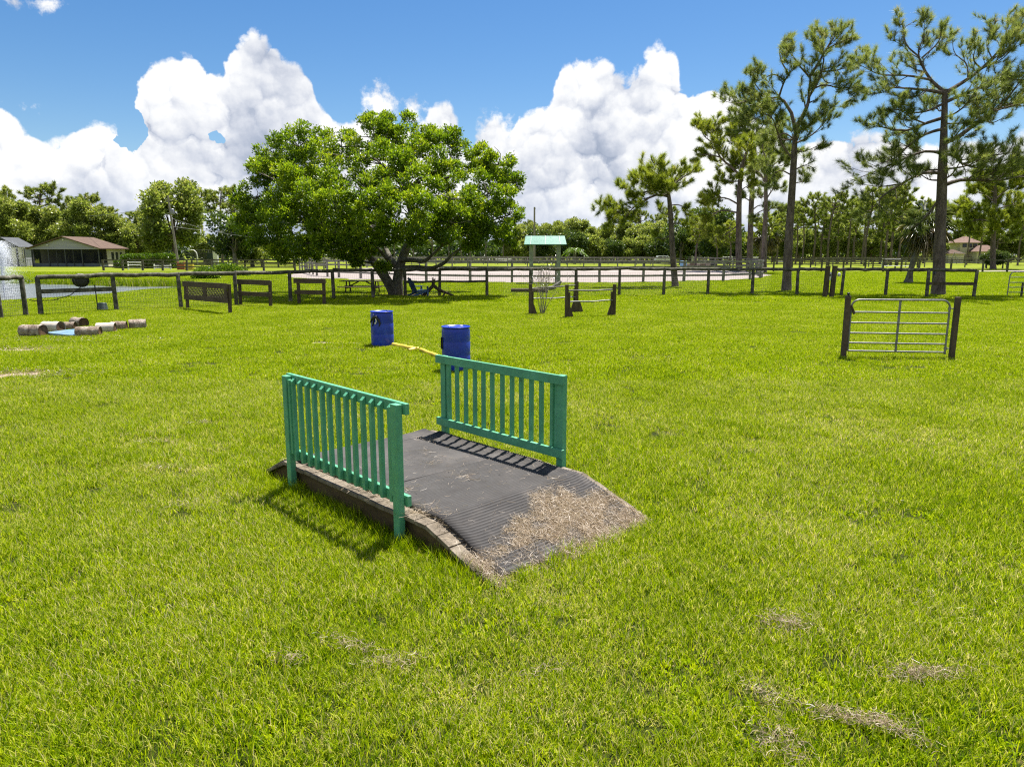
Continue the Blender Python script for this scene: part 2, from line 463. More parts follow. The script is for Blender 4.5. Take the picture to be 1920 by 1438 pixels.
# ------------------------------------------------------------------ the setting: ground, pond, arena, drive
POND = smooth_poly([(-26.6, 31.8), (-25.6, 36.0), (-24.6, 41.5), (-24.3, 46.6), (-23.6, 50.2), (-25.2, 52.8), (-29.5, 53.6), (-34, 56.0), (-41, 58.5), (-52, 60), (-66, 58), (-72, 46), (-62, 35), (-46, 29), (-34, 29.5)])
ARENA = smooth_poly([(-21.5, 69.0), (-19.2, 66.8), (-8, 60.5), (1.7, 56.8), (10, 57.8), (20, 63.5), (25, 70.5), (28.5, 79), (30.5, 92), (31, 108), (26, 120), (10, 128), (-8, 128), (-22, 116), (-26, 96), (-24.5, 78)])
BARE = [(-9.45, 13.55, 0.62, 0.30), (-9.9, 13.2, 0.45, 0.2), (-12.0, 17.2, 0.7, 0.3), (-13.6, 28.2, 0.0, 0.0), (-4.9, 18.6, 0.9, 0.22)]
BO = np.array([-2.72, 7.39]); BU = np.array([0.695, -0.719]); BV = np.array([0.719, 0.695]); BL, BW = 3.70, 1.89
BU = BU / np.hypot(*BU); BV = BV / np.hypot(*BV)

def ground_h(x, y):
    x = np.asarray(x, float); y = np.asarray(y, float)
    h = (vnoise(x, y, 5.0, 3) - 0.5) * 0.05 + (vnoise(x, y, 1.3, 5) - 0.5) * 0.025
    h = h * np.clip((np.hypot(x, y) - 1.0) / 4.0, 0, 1)
    d = poly_dist(x, y, POND)
    near = d < 6
    h = h - np.where(near, 0.42 * (1 - np.clip((d + 1.2) / 2.2, 0, 1) ** 1.0) , 0.0)
    return h

def grid_h(x, y):
    """height of the ground mesh itself (bilinear between its vertices)"""
    x = np.asarray(x, float); y = np.asarray(y, float)
    i = np.clip(np.searchsorted(gx, x) - 1, 0, nx - 2); j = np.clip(np.searchsorted(gy, y) - 1, 0, ny - 2)
    fx = (x - gx[i]) / (gx[i + 1] - gx[i]); fy = (y - gy[j]) / (gy[j + 1] - gy[j])
    return (ZZ[j, i] * (1 - fx) + ZZ[j, i + 1] * fx) * (1 - fy) + (ZZ[j + 1, i] * (1 - fx) + ZZ[j + 1, i + 1] * fx) * fy
def axis_coords(lo, hi, fine_lo, fine_hi, step, grow=1.28):
    c = list(np.arange(fine_lo, fine_hi + 1e-6, step)); s = step
    while c[-1] < hi: s *= grow; c.append(c[-1] + s)
    s = step
    while c[0] > lo: s *= grow; c.insert(0, c[0] - s)
    return np.array(c)
gx = axis_coords(-4000, 4000, -64, 40, 0.8); gy = axis_coords(-600, 5000, 0, 66, 0.8)
XX, YY = np.meshgrid(gx, gy); nx, ny = len(gx), len(gy)
ZZ = ground_h(XX, YY)
vs = np.stack([XX.ravel(), YY.ravel(), ZZ.ravel()], 1)
ii = np.arange(nx * ny).reshape(ny, nx)
fs = np.stack([ii[:-1, :-1].ravel(), ii[:-1, 1:].ravel(), ii[1:, 1:].ravel(), ii[1:, :-1].ravel()], 1)

GRASS_STOPS = [(0.0, (0.058, 0.130, 0.002)), (0.26, (0.185, 0.290, 0.003)), (0.52, (0.345, 0.458, 0.004)), (0.76, (0.53, 0.59, 0.010)), (0.90, (0.60, 0.55, 0.17)), (1.0, (0.74, 0.63, 0.40))]
m, t, out = mat_new('lawn_ground')
pos = t.n('ShaderNodeNewGeometry').outputs['Position']
g_big = t.noise(pos, 0.10, 4.0, 0.55); g_mid = t.noise(pos, 0.9, 5.0, 0.6); g_fine = t.noise(pos, 22.0, 3.0, 0.7)
far = t.mr(t.vm('LENGTH', pos), 45.0, 95.0)
f = t.m('ADD', t.m('MULTIPLY', g_big, 0.5), t.m('ADD', t.m('MULTIPLY', g_mid, 0.35), t.m('MULTIPLY', g_fine, 0.35)))
turf = t.ramp(t.mr(f, 0.38, 0.86, 0.05, 0.9), GRASS_STOPS)
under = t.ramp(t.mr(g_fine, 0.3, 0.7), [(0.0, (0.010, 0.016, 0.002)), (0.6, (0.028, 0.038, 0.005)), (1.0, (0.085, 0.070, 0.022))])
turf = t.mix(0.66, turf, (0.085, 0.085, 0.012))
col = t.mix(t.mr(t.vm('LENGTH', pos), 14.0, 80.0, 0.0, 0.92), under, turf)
# bare sandy spots
bare = None
for (bx, by, rx, ry) in BARE:
    if rx == 0: continue
    d = t.vm('MULTIPLY', t.vm('SUBTRACT', pos, (bx, by, 0)), (1 / rx, 1 / ry, 0))
    q = t.mr(t.m('ADD', t.vm('LENGTH', d), t.m('MULTIPLY', t.m('SUBTRACT', t.noise(pos, 7.0, 4.0, 0.6), 0.5), 1.1)), 0.8, 1.15, 1.0, 0.0)
    bare = q if bare is None else t.m('MAXIMUM', bare, q)
col = t.mix(bare, col, t.ramp(t.mr(g_fine, 0.3, 0.7), [(0.0, (0.25, 0.19, 0.13)), (1.0, (0.52, 0.43, 0.33))]))
# leaf litter under the big tree
d = t.vm('MULTIPLY', t.vm('SUBTRACT', pos, (-6.3, 40.6, 0)), (1 / 3.4, 1 / 2.2, 0))
lit_ = t.mr(t.m('ADD', t.vm('LENGTH', d), t.m('MULTIPLY', t.m('SUBTRACT', g_mid, 0.5), 1.2)), 0.6, 1.1, 0.85, 0.0)
col = t.mix(lit_, col, (0.13, 0.085, 0.05))
principled(t, out, col, 0.9, 0.1, 0.0, bump(t, g_fine, 0.6, 0.05))
M_LAWN = m
gme = np_mesh('ground', vs, fs, None, M_LAWN, True)
tag(mesh_obj('ground', gme), kind='structure')

# pond water
m, t, out = mat_new('pond_water')
pos = t.n('ShaderNodeNewGeometry').outputs['Position']
nb = bump(t, t.noise(t.mapping(pos, (1, 2.2, 1)), 3.5, 3.0, 0.6), 0.22, 0.05)
principled(t, out, t.mix(t.noise(pos, 0.4, 3), (0.11, 0.115, 0.11), (0.16, 0.165, 0.155)), 0.22, 0.6, 0.0, nb)
wv = [(x, y, -0.085) for x, y in smooth_poly([(p[0], p[1]) for p in POND[::6]], 4)]
# slightly larger sheet so that the bank cuts its edge
cx, cy = np.mean([p[0] for p in wv]), np.mean([p[1] for p in wv])
mb = MB(); mb.add([(cx + (x - cx) * 1.05, cy + (y - cy) * 1.05, z) for x, y, z in wv], [tuple(range(len(wv)))])
tag(mb.build('pond_water', m), kind='structure')

# sandy riding arena and the pale drive behind the right-hand paddocks
m, t, out = mat_new('arena_sand')
pos = t.n('ShaderNodeNewGeometry').outputs['Position']
n1 = t.noise(t.mapping(pos, (0.25, 1.2, 1)), 0.7, 5.0, 0.6); n2 = t.noise(pos, 9.0, 4.0, 0.6)
f = t.m('ADD', t.m('MULTIPLY', n1, 0.6), t.m('MULTIPLY', n2, 0.4))
principled(t, out, t.ramp(t.mr(f, 0.3, 0.7), [(0.0, (0.19, 0.16, 0.145)), (0.5, (0.27, 0.235, 0.215)), (1.0, (0.34, 0.305, 0.285))]), 0.95, 0.1, 0.0, bump(t, n2, 0.4, 0.03))
M_SAND = m
mb = MB(); mb.add([(x, y, 0.035) for x, y in ARENA], [tuple(range(len(ARENA)))])
tag(mb.build('arena_sand', M_SAND), kind='structure')
mb = MB()
dr = [(60, 92), (74, 95), (100, 97), (150, 99), (150, 104), (100, 101.5), (74, 99), (60, 95.5)]
mb.add([(x, y, 0.035) for x, y in dr], [tuple(range(len(dr)))])
tag(mb.build('gravel_drive', M_SAND), kind='structure')

# ------------------------------------------------------------------ grass (stuff): one object of instanced tufts
def blades(n, rad, lmin, lmax, w, lean, straw, seed, varc=0.45, vars_=0.2):
    r = np.random.default_rng(seed)
    a = r.uniform(0, 2 * np.pi, n); q = np.sqrt(r.uniform(0, 1, n)) * rad
    x, y = q * np.cos(a), q * np.sin(a)
    L = r.uniform(lmin, lmax, n); th = r.uniform(0, 2 * np.pi, n); ln = r.uniform(0.15, 1.0, n) * lean
    dx, dy = np.cos(th) * np.sin(ln), np.sin(th) * np.sin(ln); dz = np.cos(ln)
    ph = r.uniform(0, np.pi, n); wx, wy = np.cos(ph) * w / 2, np.sin(ph) * w / 2
    base = np.stack([x, y, np.full(n, 0.0)], 1)
    d1 = np.stack([dx * 0.7, dy * 0.7, np.sqrt(np.maximum(1 - 0.49 * (dx ** 2 + dy ** 2), 0.1))], 1)
    d2 = np.stack([dx * 1.5, dy * 1.5, dz * 0.8], 1); d2 /= np.linalg.norm(d2, axis=1)[:, None]
    mid = base + d1 * (L * 0.55)[:, None]; tip = mid + d2 * (L * 0.5)[:, None]
    wv_ = np.stack([wx, wy, np.zeros(n)], 1)
    V = np.stack([base - wv_, base + wv_, mid + wv_ * 0.8, mid - wv_ * 0.8, tip], 1).reshape(-1, 3)
    i = np.arange(n) * 5
    F = np.concatenate([np.stack([i, i + 1, i + 2], 1), np.stack([i, i + 2, i + 3], 1), np.stack([i + 3, i + 2, i + 4], 1)])
    var = np.clip(r.normal(varc, vars_, n), 0.0, 0.84)
    st = r.uniform(0, 1, n) < straw
    var = np.where(st, r.uniform(0.86, 1.0, n), var)
    V2 = np.repeat(var, 5)
    return V, F, V2
M_GRASS = mat_leaf('grass_blade', GRASS_STOPS, 0.50, 0.6, 0.02, 0.55, 0.52)
SRC = []
def tuft_src(*args, **kw):
    V, F, va = blades(*args, **kw)
    o = bpy.data.objects.new('grass_tuft_source', np_mesh('grass_tuft', V, F, va, M_GRASS)); SRC.append(o)
for s in range(4): tuft_src(78, 0.115, 0.026, 0.092, 0.0056, 1.0, 0.13, 100 + s, varc=0.42, vars_=0.30)            # 0-3 near lawn
for s in range(2): tuft_src(44, 0.08, 0.06, 0.15, 0.0058, 0.75, 0.07, 120 + s, varc=0.36)   # 4-5 tall fresh
for s in range(2): tuft_src(84, 0.12, 0.02, 0.058, 0.0048, 1.25, 0.36, 140 + s)             # 6-7 dry thatch
for s in range(3): tuft_src(120, 0.20, 0.035, 0.085, 0.0095, 0.9, 0.07, 160 + s)             # 8-10 mid
for s in range(3): tuft_src(220, 0.50, 0.05, 0.11, 0.022, 0.9, 0.06, 180 + s)               # 11-13 far
for s in range(2): tuft_src(60, 0.30, 0.25, 0.60, 0.018, 0.4, 0.10, 200 + s, varc=0.25)     # 14-15 pond reeds
for s in range(2): tuft_src(22, 0.07, 0.022, 0.05, 0.017, 1.35, 0.0, 220 + s, varc=0.52, vars_=0.16)  # 16-17 broad-leaved weeds
def frustum_pts(y0, y1, dens, seed):
    r = np.random.default_rng(seed)
    w, side = 0.80, (2.2 if y1 < 15 else 5.0)
    hw = w * y1 + side
    n = int(dens * (y1 - y0) * 2 * hw)
    y = r.uniform(y0, y1, n); x = r.uniform(-hw, hw, n)
    k = np.abs(x) < w * y + side
    return x[k], y[k], r
PX, PY, PR, PS, PI_ = [], [], [], [], []
def blocked(x, y):
    d = np.stack([x - BO[0], y - BO[1]], 1); u = d @ BU; v = d @ BV
    b = (u > 0.04) & (u < BL - 0.03) & (v > -0.01) & (v < BW + 0.01)
    b |= poly_dist(x, y, POND) < 0.5
    b |= poly_dist(x, y, ARENA) < 0.0
    return b
def push(x, y, s, idx, r):
    k = ~blocked(x, y)
    x, y, s, idx = x[k], y[k], s[k], idx[k]
    PX.append(x); PY.append(y); PS.append(s); PI_.append(idx); PR.append(r.uniform(0, 6.283, len(x)))
def bare_f(x, y):
    f = np.zeros(len(x))
    for bx, by, rx, ry in BARE:
        if rx: f = np.maximum(f, 1.25 - np.hypot((x - bx) / rx, (y - by) / ry))
    f = np.maximum(f, 0.9 * (1.1 - np.hypot((x + 6.3) / 3.2, (y - 40.6) / 1.9)))
    return f
def lawn(y0, y1, dens, seed, near):
    x, y, r = frustum_pts(y0, y1, dens, seed)
    lush = vnoise(x, y, 1.6, 21) * 0.6 + vnoise(x, y, 0.45, 22) * 0.4
    dry = vnoise(x, y, 2.3, 31) * 0.55 + vnoise(x, y, 0.5, 32) * 0.45
    s = 0.72 + 0.62 * lush + r.normal(0, 0.08, len(x))
    n = len(x)
    if near:
        idx = r.integers(0, 4, n)
        idx = np.where((dry > 0.60) & (r.uniform(0, 1, n) < 0.6), r.integers(6, 8, n), idx)
        tall = (lush > 0.62) & (r.uniform(0, 1, n) < 0.16)
        weed = (vnoise(x, y, 1.1, 61) * 0.7 + vnoise(x, y, 0.3, 62) * 0.3 > 0.60) & (r.uniform(0, 1, n) < 0.42) & (vnoise(x, y, 4.0, 63) > 0.42)
        idx = np.where(weed, r.integers(16, 18, n), idx)
        idx = np.where(tall, r.integers(4, 6, n), idx); s = np.where(tall, s * 0.75, s)
    else:
        idx = r.integers(8, 11, n) if y1 < 40 else r.integers(11, 14, n)
    keep = r.uniform(0, 1, n) > np.clip(bare_f(x, y) * 1.4, 0, 0.97)
    push(x[keep], y[keep], s[keep], idx[keep], r)
lawn(1.2, 6.0, 195, 1, True)
lawn(6.0, 13.0, 122, 2, True)
lawn(13.0, 34.0, 32, 3, False)
lawn(34.0, 90.0, 4.2, 4, False)
# unmown grass against the bridge, the posts and the barrels
r = np.random.default_rng(77)
def ring(px, py, rad, n, smin, smax):
    a = r.uniform(0, 6.283, n); q = rad * np.sqrt(r.uniform(0.2, 1, n))
    push(px + q * np.cos(a), py + q * np.sin(a), r.uniform(smin, smax, n), r.integers(4, 6, n), r)
for k in range(150):
    e = r.uniform(0, 1)
    u_ = r.uniform(-0.05, BL + 0.05); v_ = -abs(r.normal(0.02, 0.09)) if e < 0.6 else BW + abs(r.normal(0.02, 0.08))
    if e > 0.85: u_ = (BL + abs(r.normal(0, 0.10))) if r.uniform() < 0.7 else -abs(r.normal(0, 0.08)); v_ = r.uniform(-0.05, BW + 0.05)
    p = BO + BU * u_ + BV * v_
    push(np.array([p[0]]), np.array([p[1]]), np.array([r.uniform(0.6, 1.15)]), np.array([r.integers(4, 6)]), r)
# longer grass left standing along the shaded side of the bridge
for k in range(210):
    u_ = r.uniform(0.2, BL - 0.2); v_ = -abs(r.uniform(0.0, 0.62)) * r.uniform(0.3, 1)
    p = BO + BU * u_ + BV * v_
    push(np.array([p[0]]), np.array([p[1]]), np.array([r.uniform(0.7, 1.25) * (1.1 + v_)]), np.array([r.integers(4, 6)]), r)
# pond edge reeds on the far bank
pp = np.array(POND)
for k in range(900):
    i = r.integers(0, len(pp)); a_, b_ = pp[i], pp[(i + 1) % len(pp)]; q = a_ + (b_ - a_) * r.uniform()
    if q[1] < 52: continue
    nrm = np.array([b_[1] - a_[1], -(b_[0] - a_[0])]); nrm /= np.hypot(*nrm) + 1e-9
    q = q + nrm * r.uniform(-0.3, 1.1) * (1 if poly_dist(np.array([q[0] + nrm[0]]), np.array([q[1] + nrm[1]]), POND)[0] > 0 else -1)
    PX.append(np.array([q[0]])); PY.append(np.array([q[1]])); PS.append(np.array([r.uniform(0.7, 1.3)])); PI_.append(np.array([r.integers(14, 16)])); PR.append(np.array([r.uniform(0, 6.28)]))
EXTRA_TUFTS = [(-3.33, 18.34, 0.36, 26), (-1.12, 14.59, 0.36, 22), (7.58, 16.3, 0.16, 10), (10.03, 16.04, 0.16, 10)]
for e in EXTRA_TUFTS: ring(*e[:3], e[3], 0.6, 1.2)
def build_grass():
    x = np.concatenate(PX); y = np.concatenate(PY); z = grid_h(x, y)
    me = bpy.data.meshes.new('grass_points')
    me.vertices.add(len(x)); me.vertices.foreach_set('co', np.stack([x, y, z], 1).astype(np.float32).ravel())
    for nm, arr, ty in (('rz', np.concatenate(PR), 'FLOAT'), ('sc', np.concatenate(PS), 'FLOAT'), ('ix', np.concatenate(PI_), 'INT')):
        a = me.attributes.new(nm, ty, 'POINT'); a.data.foreach_set('value', arr.astype(np.float32 if ty == 'FLOAT' else np.int32))
    me.update()
    o = mesh_obj('grass', me); tag(o, kind='stuff', label='short yellow green lawn grass with dry blades mixed in', cat='grass')
    ng = bpy.data.node_groups.new('scatter_grass', 'GeometryNodeTree')
    ng.interface.new_socket('Geometry', in_out='INPUT', socket_type='NodeSocketGeometry')
    ng.interface.new_socket('Geometry', in_out='OUTPUT', socket_type='NodeSocketGeometry')
    gi = ng.nodes.new('NodeGroupInput'); go = ng.nodes.new('NodeGroupOutput')
    iop = ng.nodes.new('GeometryNodeInstanceOnPoints'); gj = ng.nodes.new('GeometryNodeJoinGeometry')
    for s in reversed(SRC):
        oi = ng.nodes.new('GeometryNodeObjectInfo'); oi.inputs[0].default_value = s; oi.inputs['As Instance'].default_value = True
        ng.links.new(oi.outputs['Geometry'], gj.inputs[0])
    def attr(nm, ty):
        a = ng.nodes.new('GeometryNodeInputNamedAttribute'); a.data_type = ty; a.inputs[0].default_value = nm
        return a.outputs[0]
    cb = ng.nodes.new('ShaderNodeCombineXYZ'); ng.links.new(attr('rz', 'FLOAT'), cb.inputs[2])
    ng.links.new(gi.outputs[0], iop.inputs['Points']); ng.links.new(gj.outputs[0], iop.inputs['Instance'])
    iop.inputs['Pick Instance'].default_value = True
    ng.links.new(attr('ix', 'INT'), iop.inputs['Instance Index'])
    ng.links.new(cb.outputs[0], iop.inputs['Rotation']); ng.links.new(attr('sc', 'FLOAT'), iop.inputs['Scale'])
    ng.links.new(iop.outputs[0], go.inputs[0])
    md = o.modifiers.new('scatter', 'NODES'); md.node_group = ng

# ------------------------------------------------------------------ the training bridge
brz = math.atan2(BU[1], BU[0])
bridge = empty('training_bridge', (BO[0], BO[1], 0), brz)
tag(bridge, 'low wooden training bridge with green railings and black ribbed rubber mats', 'bridge')
UL, UR, DZ = 0.57, 2.95, 0.262
def deck_z(u):
    u = float(u)
    if u < UL: return 0.015 + (DZ - 0.015) * u / UL
    if u > UR: return 0.015 + (DZ - 0.015) * (BL - u) / (BL - UR)
    return DZ
mb = MB()
def planks(u0, u1, n, sl0):
    for k in range(n):
        a = u0 + (u1 - u0) * k / n; b = u0 + (u1 - u0) * (k + 1) / n - 0.006
        j = random.uniform(-0.012, 0.012)
        za, zb = deck_z(a) - 0.019, deck_z(b) - 0.019
        M_ = Vector(((a + b) / 2, 0, (za + zb) / 2))
        mb.box((M_.x, BW / 2 + j / 2, M_.z + random.uniform(-0.003, 0.003)), (math.hypot(b - a, zb - za), BW + 0.03 + j, 0.036), (random.uniform(-0.004, 0.004), -math.atan2(zb - za, b - a), 0))
planks(0.02, UL, 4, 0); planks(UL, UR, 17, 1); planks(UR, BL - 0.02, 5, 2)
mb.build('deck', M_DECKWOOD, bridge, bevel=0.004)
prof = [(0.03, -0.06), (BL - 0.03, -0.06), (BL - 0.03, -0.02), (UR - 0.01, DZ - 0.040), (UL + 0.01, DZ - 0.040), (0.03, -0.02)]
for y0, y1 in ((0.03, 0.07), (BW - 0.07, BW - 0.03)):
    MB().prism(prof, y0, y1).build('side_panel', M_PLY, bridge)
# ribbed mats, each a ridge profile swept across the width
def mat_strip(u0, u1, v0, v1, pitch, rh, base, wav, seed):
    r_ = np.random.default_rng(seed)
    us, hs = [], []
    k = 0; u = u0
    while u < u1 - pitch:
        for du, hh in ((0, 0), (0.30, 0), (0.40, 1), (0.90, 1)):
            us.append(u + du * pitch); hs.append(hh * rh)
        u += pitch
    us.append(u1); hs.append(0)
    nv = 14; vv = np.linspace(v0, v1, nv)
    U, V = np.meshgrid(us, vv); H = np.tile(hs, (nv, 1))
    edge = np.minimum(np.abs(V - v0), np.abs(V - v1))
    curl = 0.028 * np.clip(1 - edge / 0.12, 0, 1) ** 2 * vnoise(U * 1.0, V * 0 + v0, 0.35, seed)
    Z = np.vectorize(deck_z)(U) + base + H + wav * (vnoise(U, V, 0.45, seed + 3) - 0.3) + curl
    V = V + (vnoise(U, V * 0, 0.4, seed + 5) - 0.5) * 0.03
    n_u = len(us)
    top_ = np.stack([U.ravel(), V.ravel(), Z.ravel()], 1); bot = top_.copy(); bot[:, 2] -= H.ravel() + 0.010
    ii = np.arange(nv * n_u).reshape(nv, n_u)
    q = lambda a: np.stack([a[:-1, :-1].ravel(), a[:-1, 1:].ravel(), a[1:, 1:].ravel(), a[1:, :-1].ravel()], 1)
    F = [q(ii)]; N = nv * n_u
    for line in (ii[0, :], ii[-1, ::-1], ii[::-1, 0], ii[:, -1]):
        F.append(np.stack([line[:-1] + N, line[1:] + N, line[1:], line[:-1]], 1))
    me = np_mesh('rubber_mat', np.concatenate([top_, bot]), np.concatenate(F), None, M_RUBBER)
    return mesh_obj('rubber_mat', me, bridge)
mat_strip(0.06, 0.785, 0.10, 1.80, 0.025, 0.007, 0.012, 0.012, 1)
mat_strip(0.80, 2.005, 0.11, 1.81, 0.025, 0.007, 0.014, 0.016, 2)
mat_strip(2.02, 3.69, 0.12, 1.80, 0.031, 0.011, 0.012, 0.014, 3)

# railings
def railing(side):
    r_ = bpy.data.objects.new('railing', None); link(r_, bridge)
    s = -1 if side == 0 else 1
    v0 = 0.0 if side == 0 else BW
    ua, ub, TOP = 0.74, 2.68, 1.18
    # posts on the outside face, rails on the inside face, balusters outside the rails
    vp = v0 + s * 0.034
    for uu in (ua + 0.05, ub - 0.05):
        mb = MB(); mb.box((uu, vp, (TOP - 0.10) / 2), (0.082, 0.060, TOP + 0.10)); mb.build('post', M_GREEN, r_, bevel=0.005)
        mb = MB(); mb.box((uu + (0.066 if uu < 1.5 else -0.066), vp + s * 0.0, 0.40 + (TOP - 0.42) / 2), (0.034, 0.036, TOP - 0.44)); mb.build('cleat', M_GREEN, r_, bevel=0.004)
    vr = v0 - s * 0.0215
    mb = MB(); mb.box(((ua + ub) / 2, vr, TOP - 0.045 + 0.008), (ub - ua + 0.05, 0.040, 0.092), (0, 0.003, 0)); mb.build('top_rail', M_GREEN, r_, bevel=0.005)
    mb = MB(); mb.box(((ua + ub) / 2, vr, 0.385 + (0.02 if side else 0.0)), (ub - ua + 0.05, 0.040, 0.090), (0, 0.004, 0)); mb.build('bottom_rail', M_GREEN, r_, bevel=0.005)
    n = 13 if side == 0 else 12
    for k in range(n):
        uu = ua + 0.155 + (ub - ua - 0.31) * (k + (0.0 if side == 0 else 0.0)) / (n - 1) + random.uniform(-0.006, 0.006)
        zb = 0.345 + (0.02 if side else 0.0); zt = TOP - 0.012
        w, d = 0.038, 0.037
        vi = v0; vo = v0 + s * d
        mb = MB()
        # square baluster with its head cut to a slope towards the outside
        ys = (vi, vo) if s > 0 else (vo, vi)
        hi = {vi: zt, vo: zt - 0.034}
        vs_ = [(-w / 2, ys[0], zb), (w / 2, ys[0], zb), (w / 2, ys[1], zb), (-w / 2, ys[1], zb),
               (-w / 2, ys[0], hi[ys[0]]), (w / 2, ys[0], hi[ys[0]]), (w / 2, ys[1], hi[ys[1]]), (-w / 2, ys[1], hi[ys[1]])]
        M4 = Matrix.Translation((uu, 0, 0)) @ Euler((0, random.uniform(-0.006, 0.006), 0)).to_matrix().to_4x4()
        mb.add(vs_, [(0, 3, 2, 1), (4, 5, 6, 7), (0, 1, 5, 4), (1, 2, 6, 5), (2, 3, 7, 6), (3, 0, 4, 7)], False, M4)
        mb.build('baluster', M_GREEN, r_, bevel=0.002)
    return r_
railing(0); railing(1)

# straw lying on the ramp (stuff)
def ribbons(pos, dirs, L, w, rng, bend=0.35, var=None, droop=0.0):
    """thin bent strands: pos (n,3) mid points, dirs (n,3)"""
    n = len(pos); dirs = dirs / np.linalg.norm(dirs, axis=1)[:, None]
    up = np.array([0, 0, 1.0]); side = np.cross(dirs, up); side /= np.linalg.norm(side, axis=1)[:, None] + 1e-9
    b = rng.normal(0, bend, n)[:, None]; c = rng.normal(0, bend * 0.4, n)[:, None]
    mids = []
    for tt in (-0.5, -0.17, 0.17, 0.5):
        off = dirs * (L * tt)[:, None] + side * (b * L[:, None]) * (tt * tt * 2 - 0.25) + up * (c * L[:, None]) * (tt * tt * 2 - 0.25)
        mids.append(pos + off)
    ww = w[:, None] if hasattr(w, '__len__') else w
    tw = rng.uniform(0, np.pi, n)[:, None]; wdir = (side * np.cos(tw) + up * np.sin(tw)) * ww / 2
    V = np.stack([x for mm in mids for x in (mm - wdir, mm + wdir)], 1).reshape(-1, 3)
    i = np.arange(n) * 8
    F = np.concatenate([np.stack([i + 2 * k, i + 2 * k + 1, i + 2 * k + 3, i + 2 * k + 2], 1) for k in range(3)])
    vv = rng.uniform(0, 1, n) if var is None else var
    return V, F, np.repeat(vv, 8)
M_STRAW = mat_leaf('dry_straw', [(0.0, (0.15, 0.105, 0.068)), (0.3, (0.33, 0.25, 0.17)), (0.7, (0.50, 0.40, 0.29)), (1.0, (0.66, 0.56, 0.44))], 0.25, 0.5, 0.08)
rs = np.random.default_rng(5)
def straw_pts(n, fn):
    P_ = []
    while len(P_) < n:
        u_ = rs.uniform(1.2, BL + 0.12); v_ = rs.uniform(0.0, BW - 0.05)
        if rs.uniform() < fn(u_, v_): P_.append((u_, v_))
    return np.array(P_)
def straw_density(u, v):
    edge = 3.16 + 0.16 * math.sin(v * 3.1 + 0.6) + 0.16 * (vnoise(u, v, 0.22, 91) - 0.5) + (0.12 if v > 1.45 else 0) + (0.10 if v < 0.3 else 0)
    d = (u - edge) / 0.22
    c = 1.0 if d > 1 else max(0.0, d)
    if u > 3.52 and 0.15 < v < 0.75: c *= 0.15
    c *= 0.25 + 0.75 * (vnoise(u, v, 0.13, 93) > 0.29)
    return max(c, 0.0035 + (0.02 if v < 0.12 and u > 2.6 else 0))
sp = straw_pts(27000, straw_density)
z = np.array([deck_z(a) for a in sp[:, 0]]) + 0.022 + np.abs(rs.normal(0, 0.014, len(sp)))
a = rs.uniform(0, 2 * np.pi, len(sp))
dirs = np.stack([np.cos(a), np.sin(a), rs.normal(0, 0.14, len(sp))], 1)
dirs[:, 2] += np.where(sp[:, 0] > UR, -(DZ / (BL - UR)) * dirs[:, 0], 0)
V, F, va = ribbons(np.column_stack([sp, z]), dirs, rs.uniform(0.03, 0.085, len(sp)), rs.uniform(0.0010, 0.0020, len(sp)), rs, 0.32)
o = mesh_obj('straw', np_mesh('straw', V, F, va, M_STRAW)); o.location = (BO[0], BO[1], 0); o.rotation_euler = (0, 0, brz)
tag(o, 'loose dry tan straw scattered on the lower ramp of the bridge', 'straw', kind='stuff')
# thin wisps higher up the deck
wp = []
for (cu, cv, n) in ((2.32, 0.95, 46), (2.12, 0.3, 40), (2.75, 0.2, 60), (2.75, 0.05, 50), (1.75, 1.0, 12), (3.02, 1.5, 30), (0.95, 1.55, 30), (1.2, 0.08, 60), (1.9, 0.05, 60), (2.25, 0.06, 50), (0.62, 0.1, 25), (2.4, 1.5, 10), (1.4, 1.2, 10), (1.1, 0.6, 10)):
    wp += [(cu + rs.normal(0, 0.10), cv + rs.normal(0, 0.05)) for _ in range(n)]
wp = np.array(wp)
z = np.array([deck_z(min(max(a_, 0), BL)) for a_ in wp[:, 0]]) + 0.024 + np.abs(rs.normal(0, 0.006, len(wp)))
a = rs.uniform(0, 2 * np.pi, len(wp))
V, F, va = ribbons(np.column_stack([wp, z]), np.stack([np.cos(a), np.sin(a), rs.normal(0, 0.05, len(wp))], 1), rs.uniform(0.05, 0.16, len(wp)), np.full(len(wp), 0.0020), rs, 0.4)
o = mesh_obj('straw', np_mesh('straw_wisps', V, F, va, M_STRAW)); o.location = (BO[0], BO[1], 0); o.rotation_euler = (0, 0, brz)
tag(o, 'thin stray wisps of straw on the flat rubber deck', 'straw', kind='stuff')

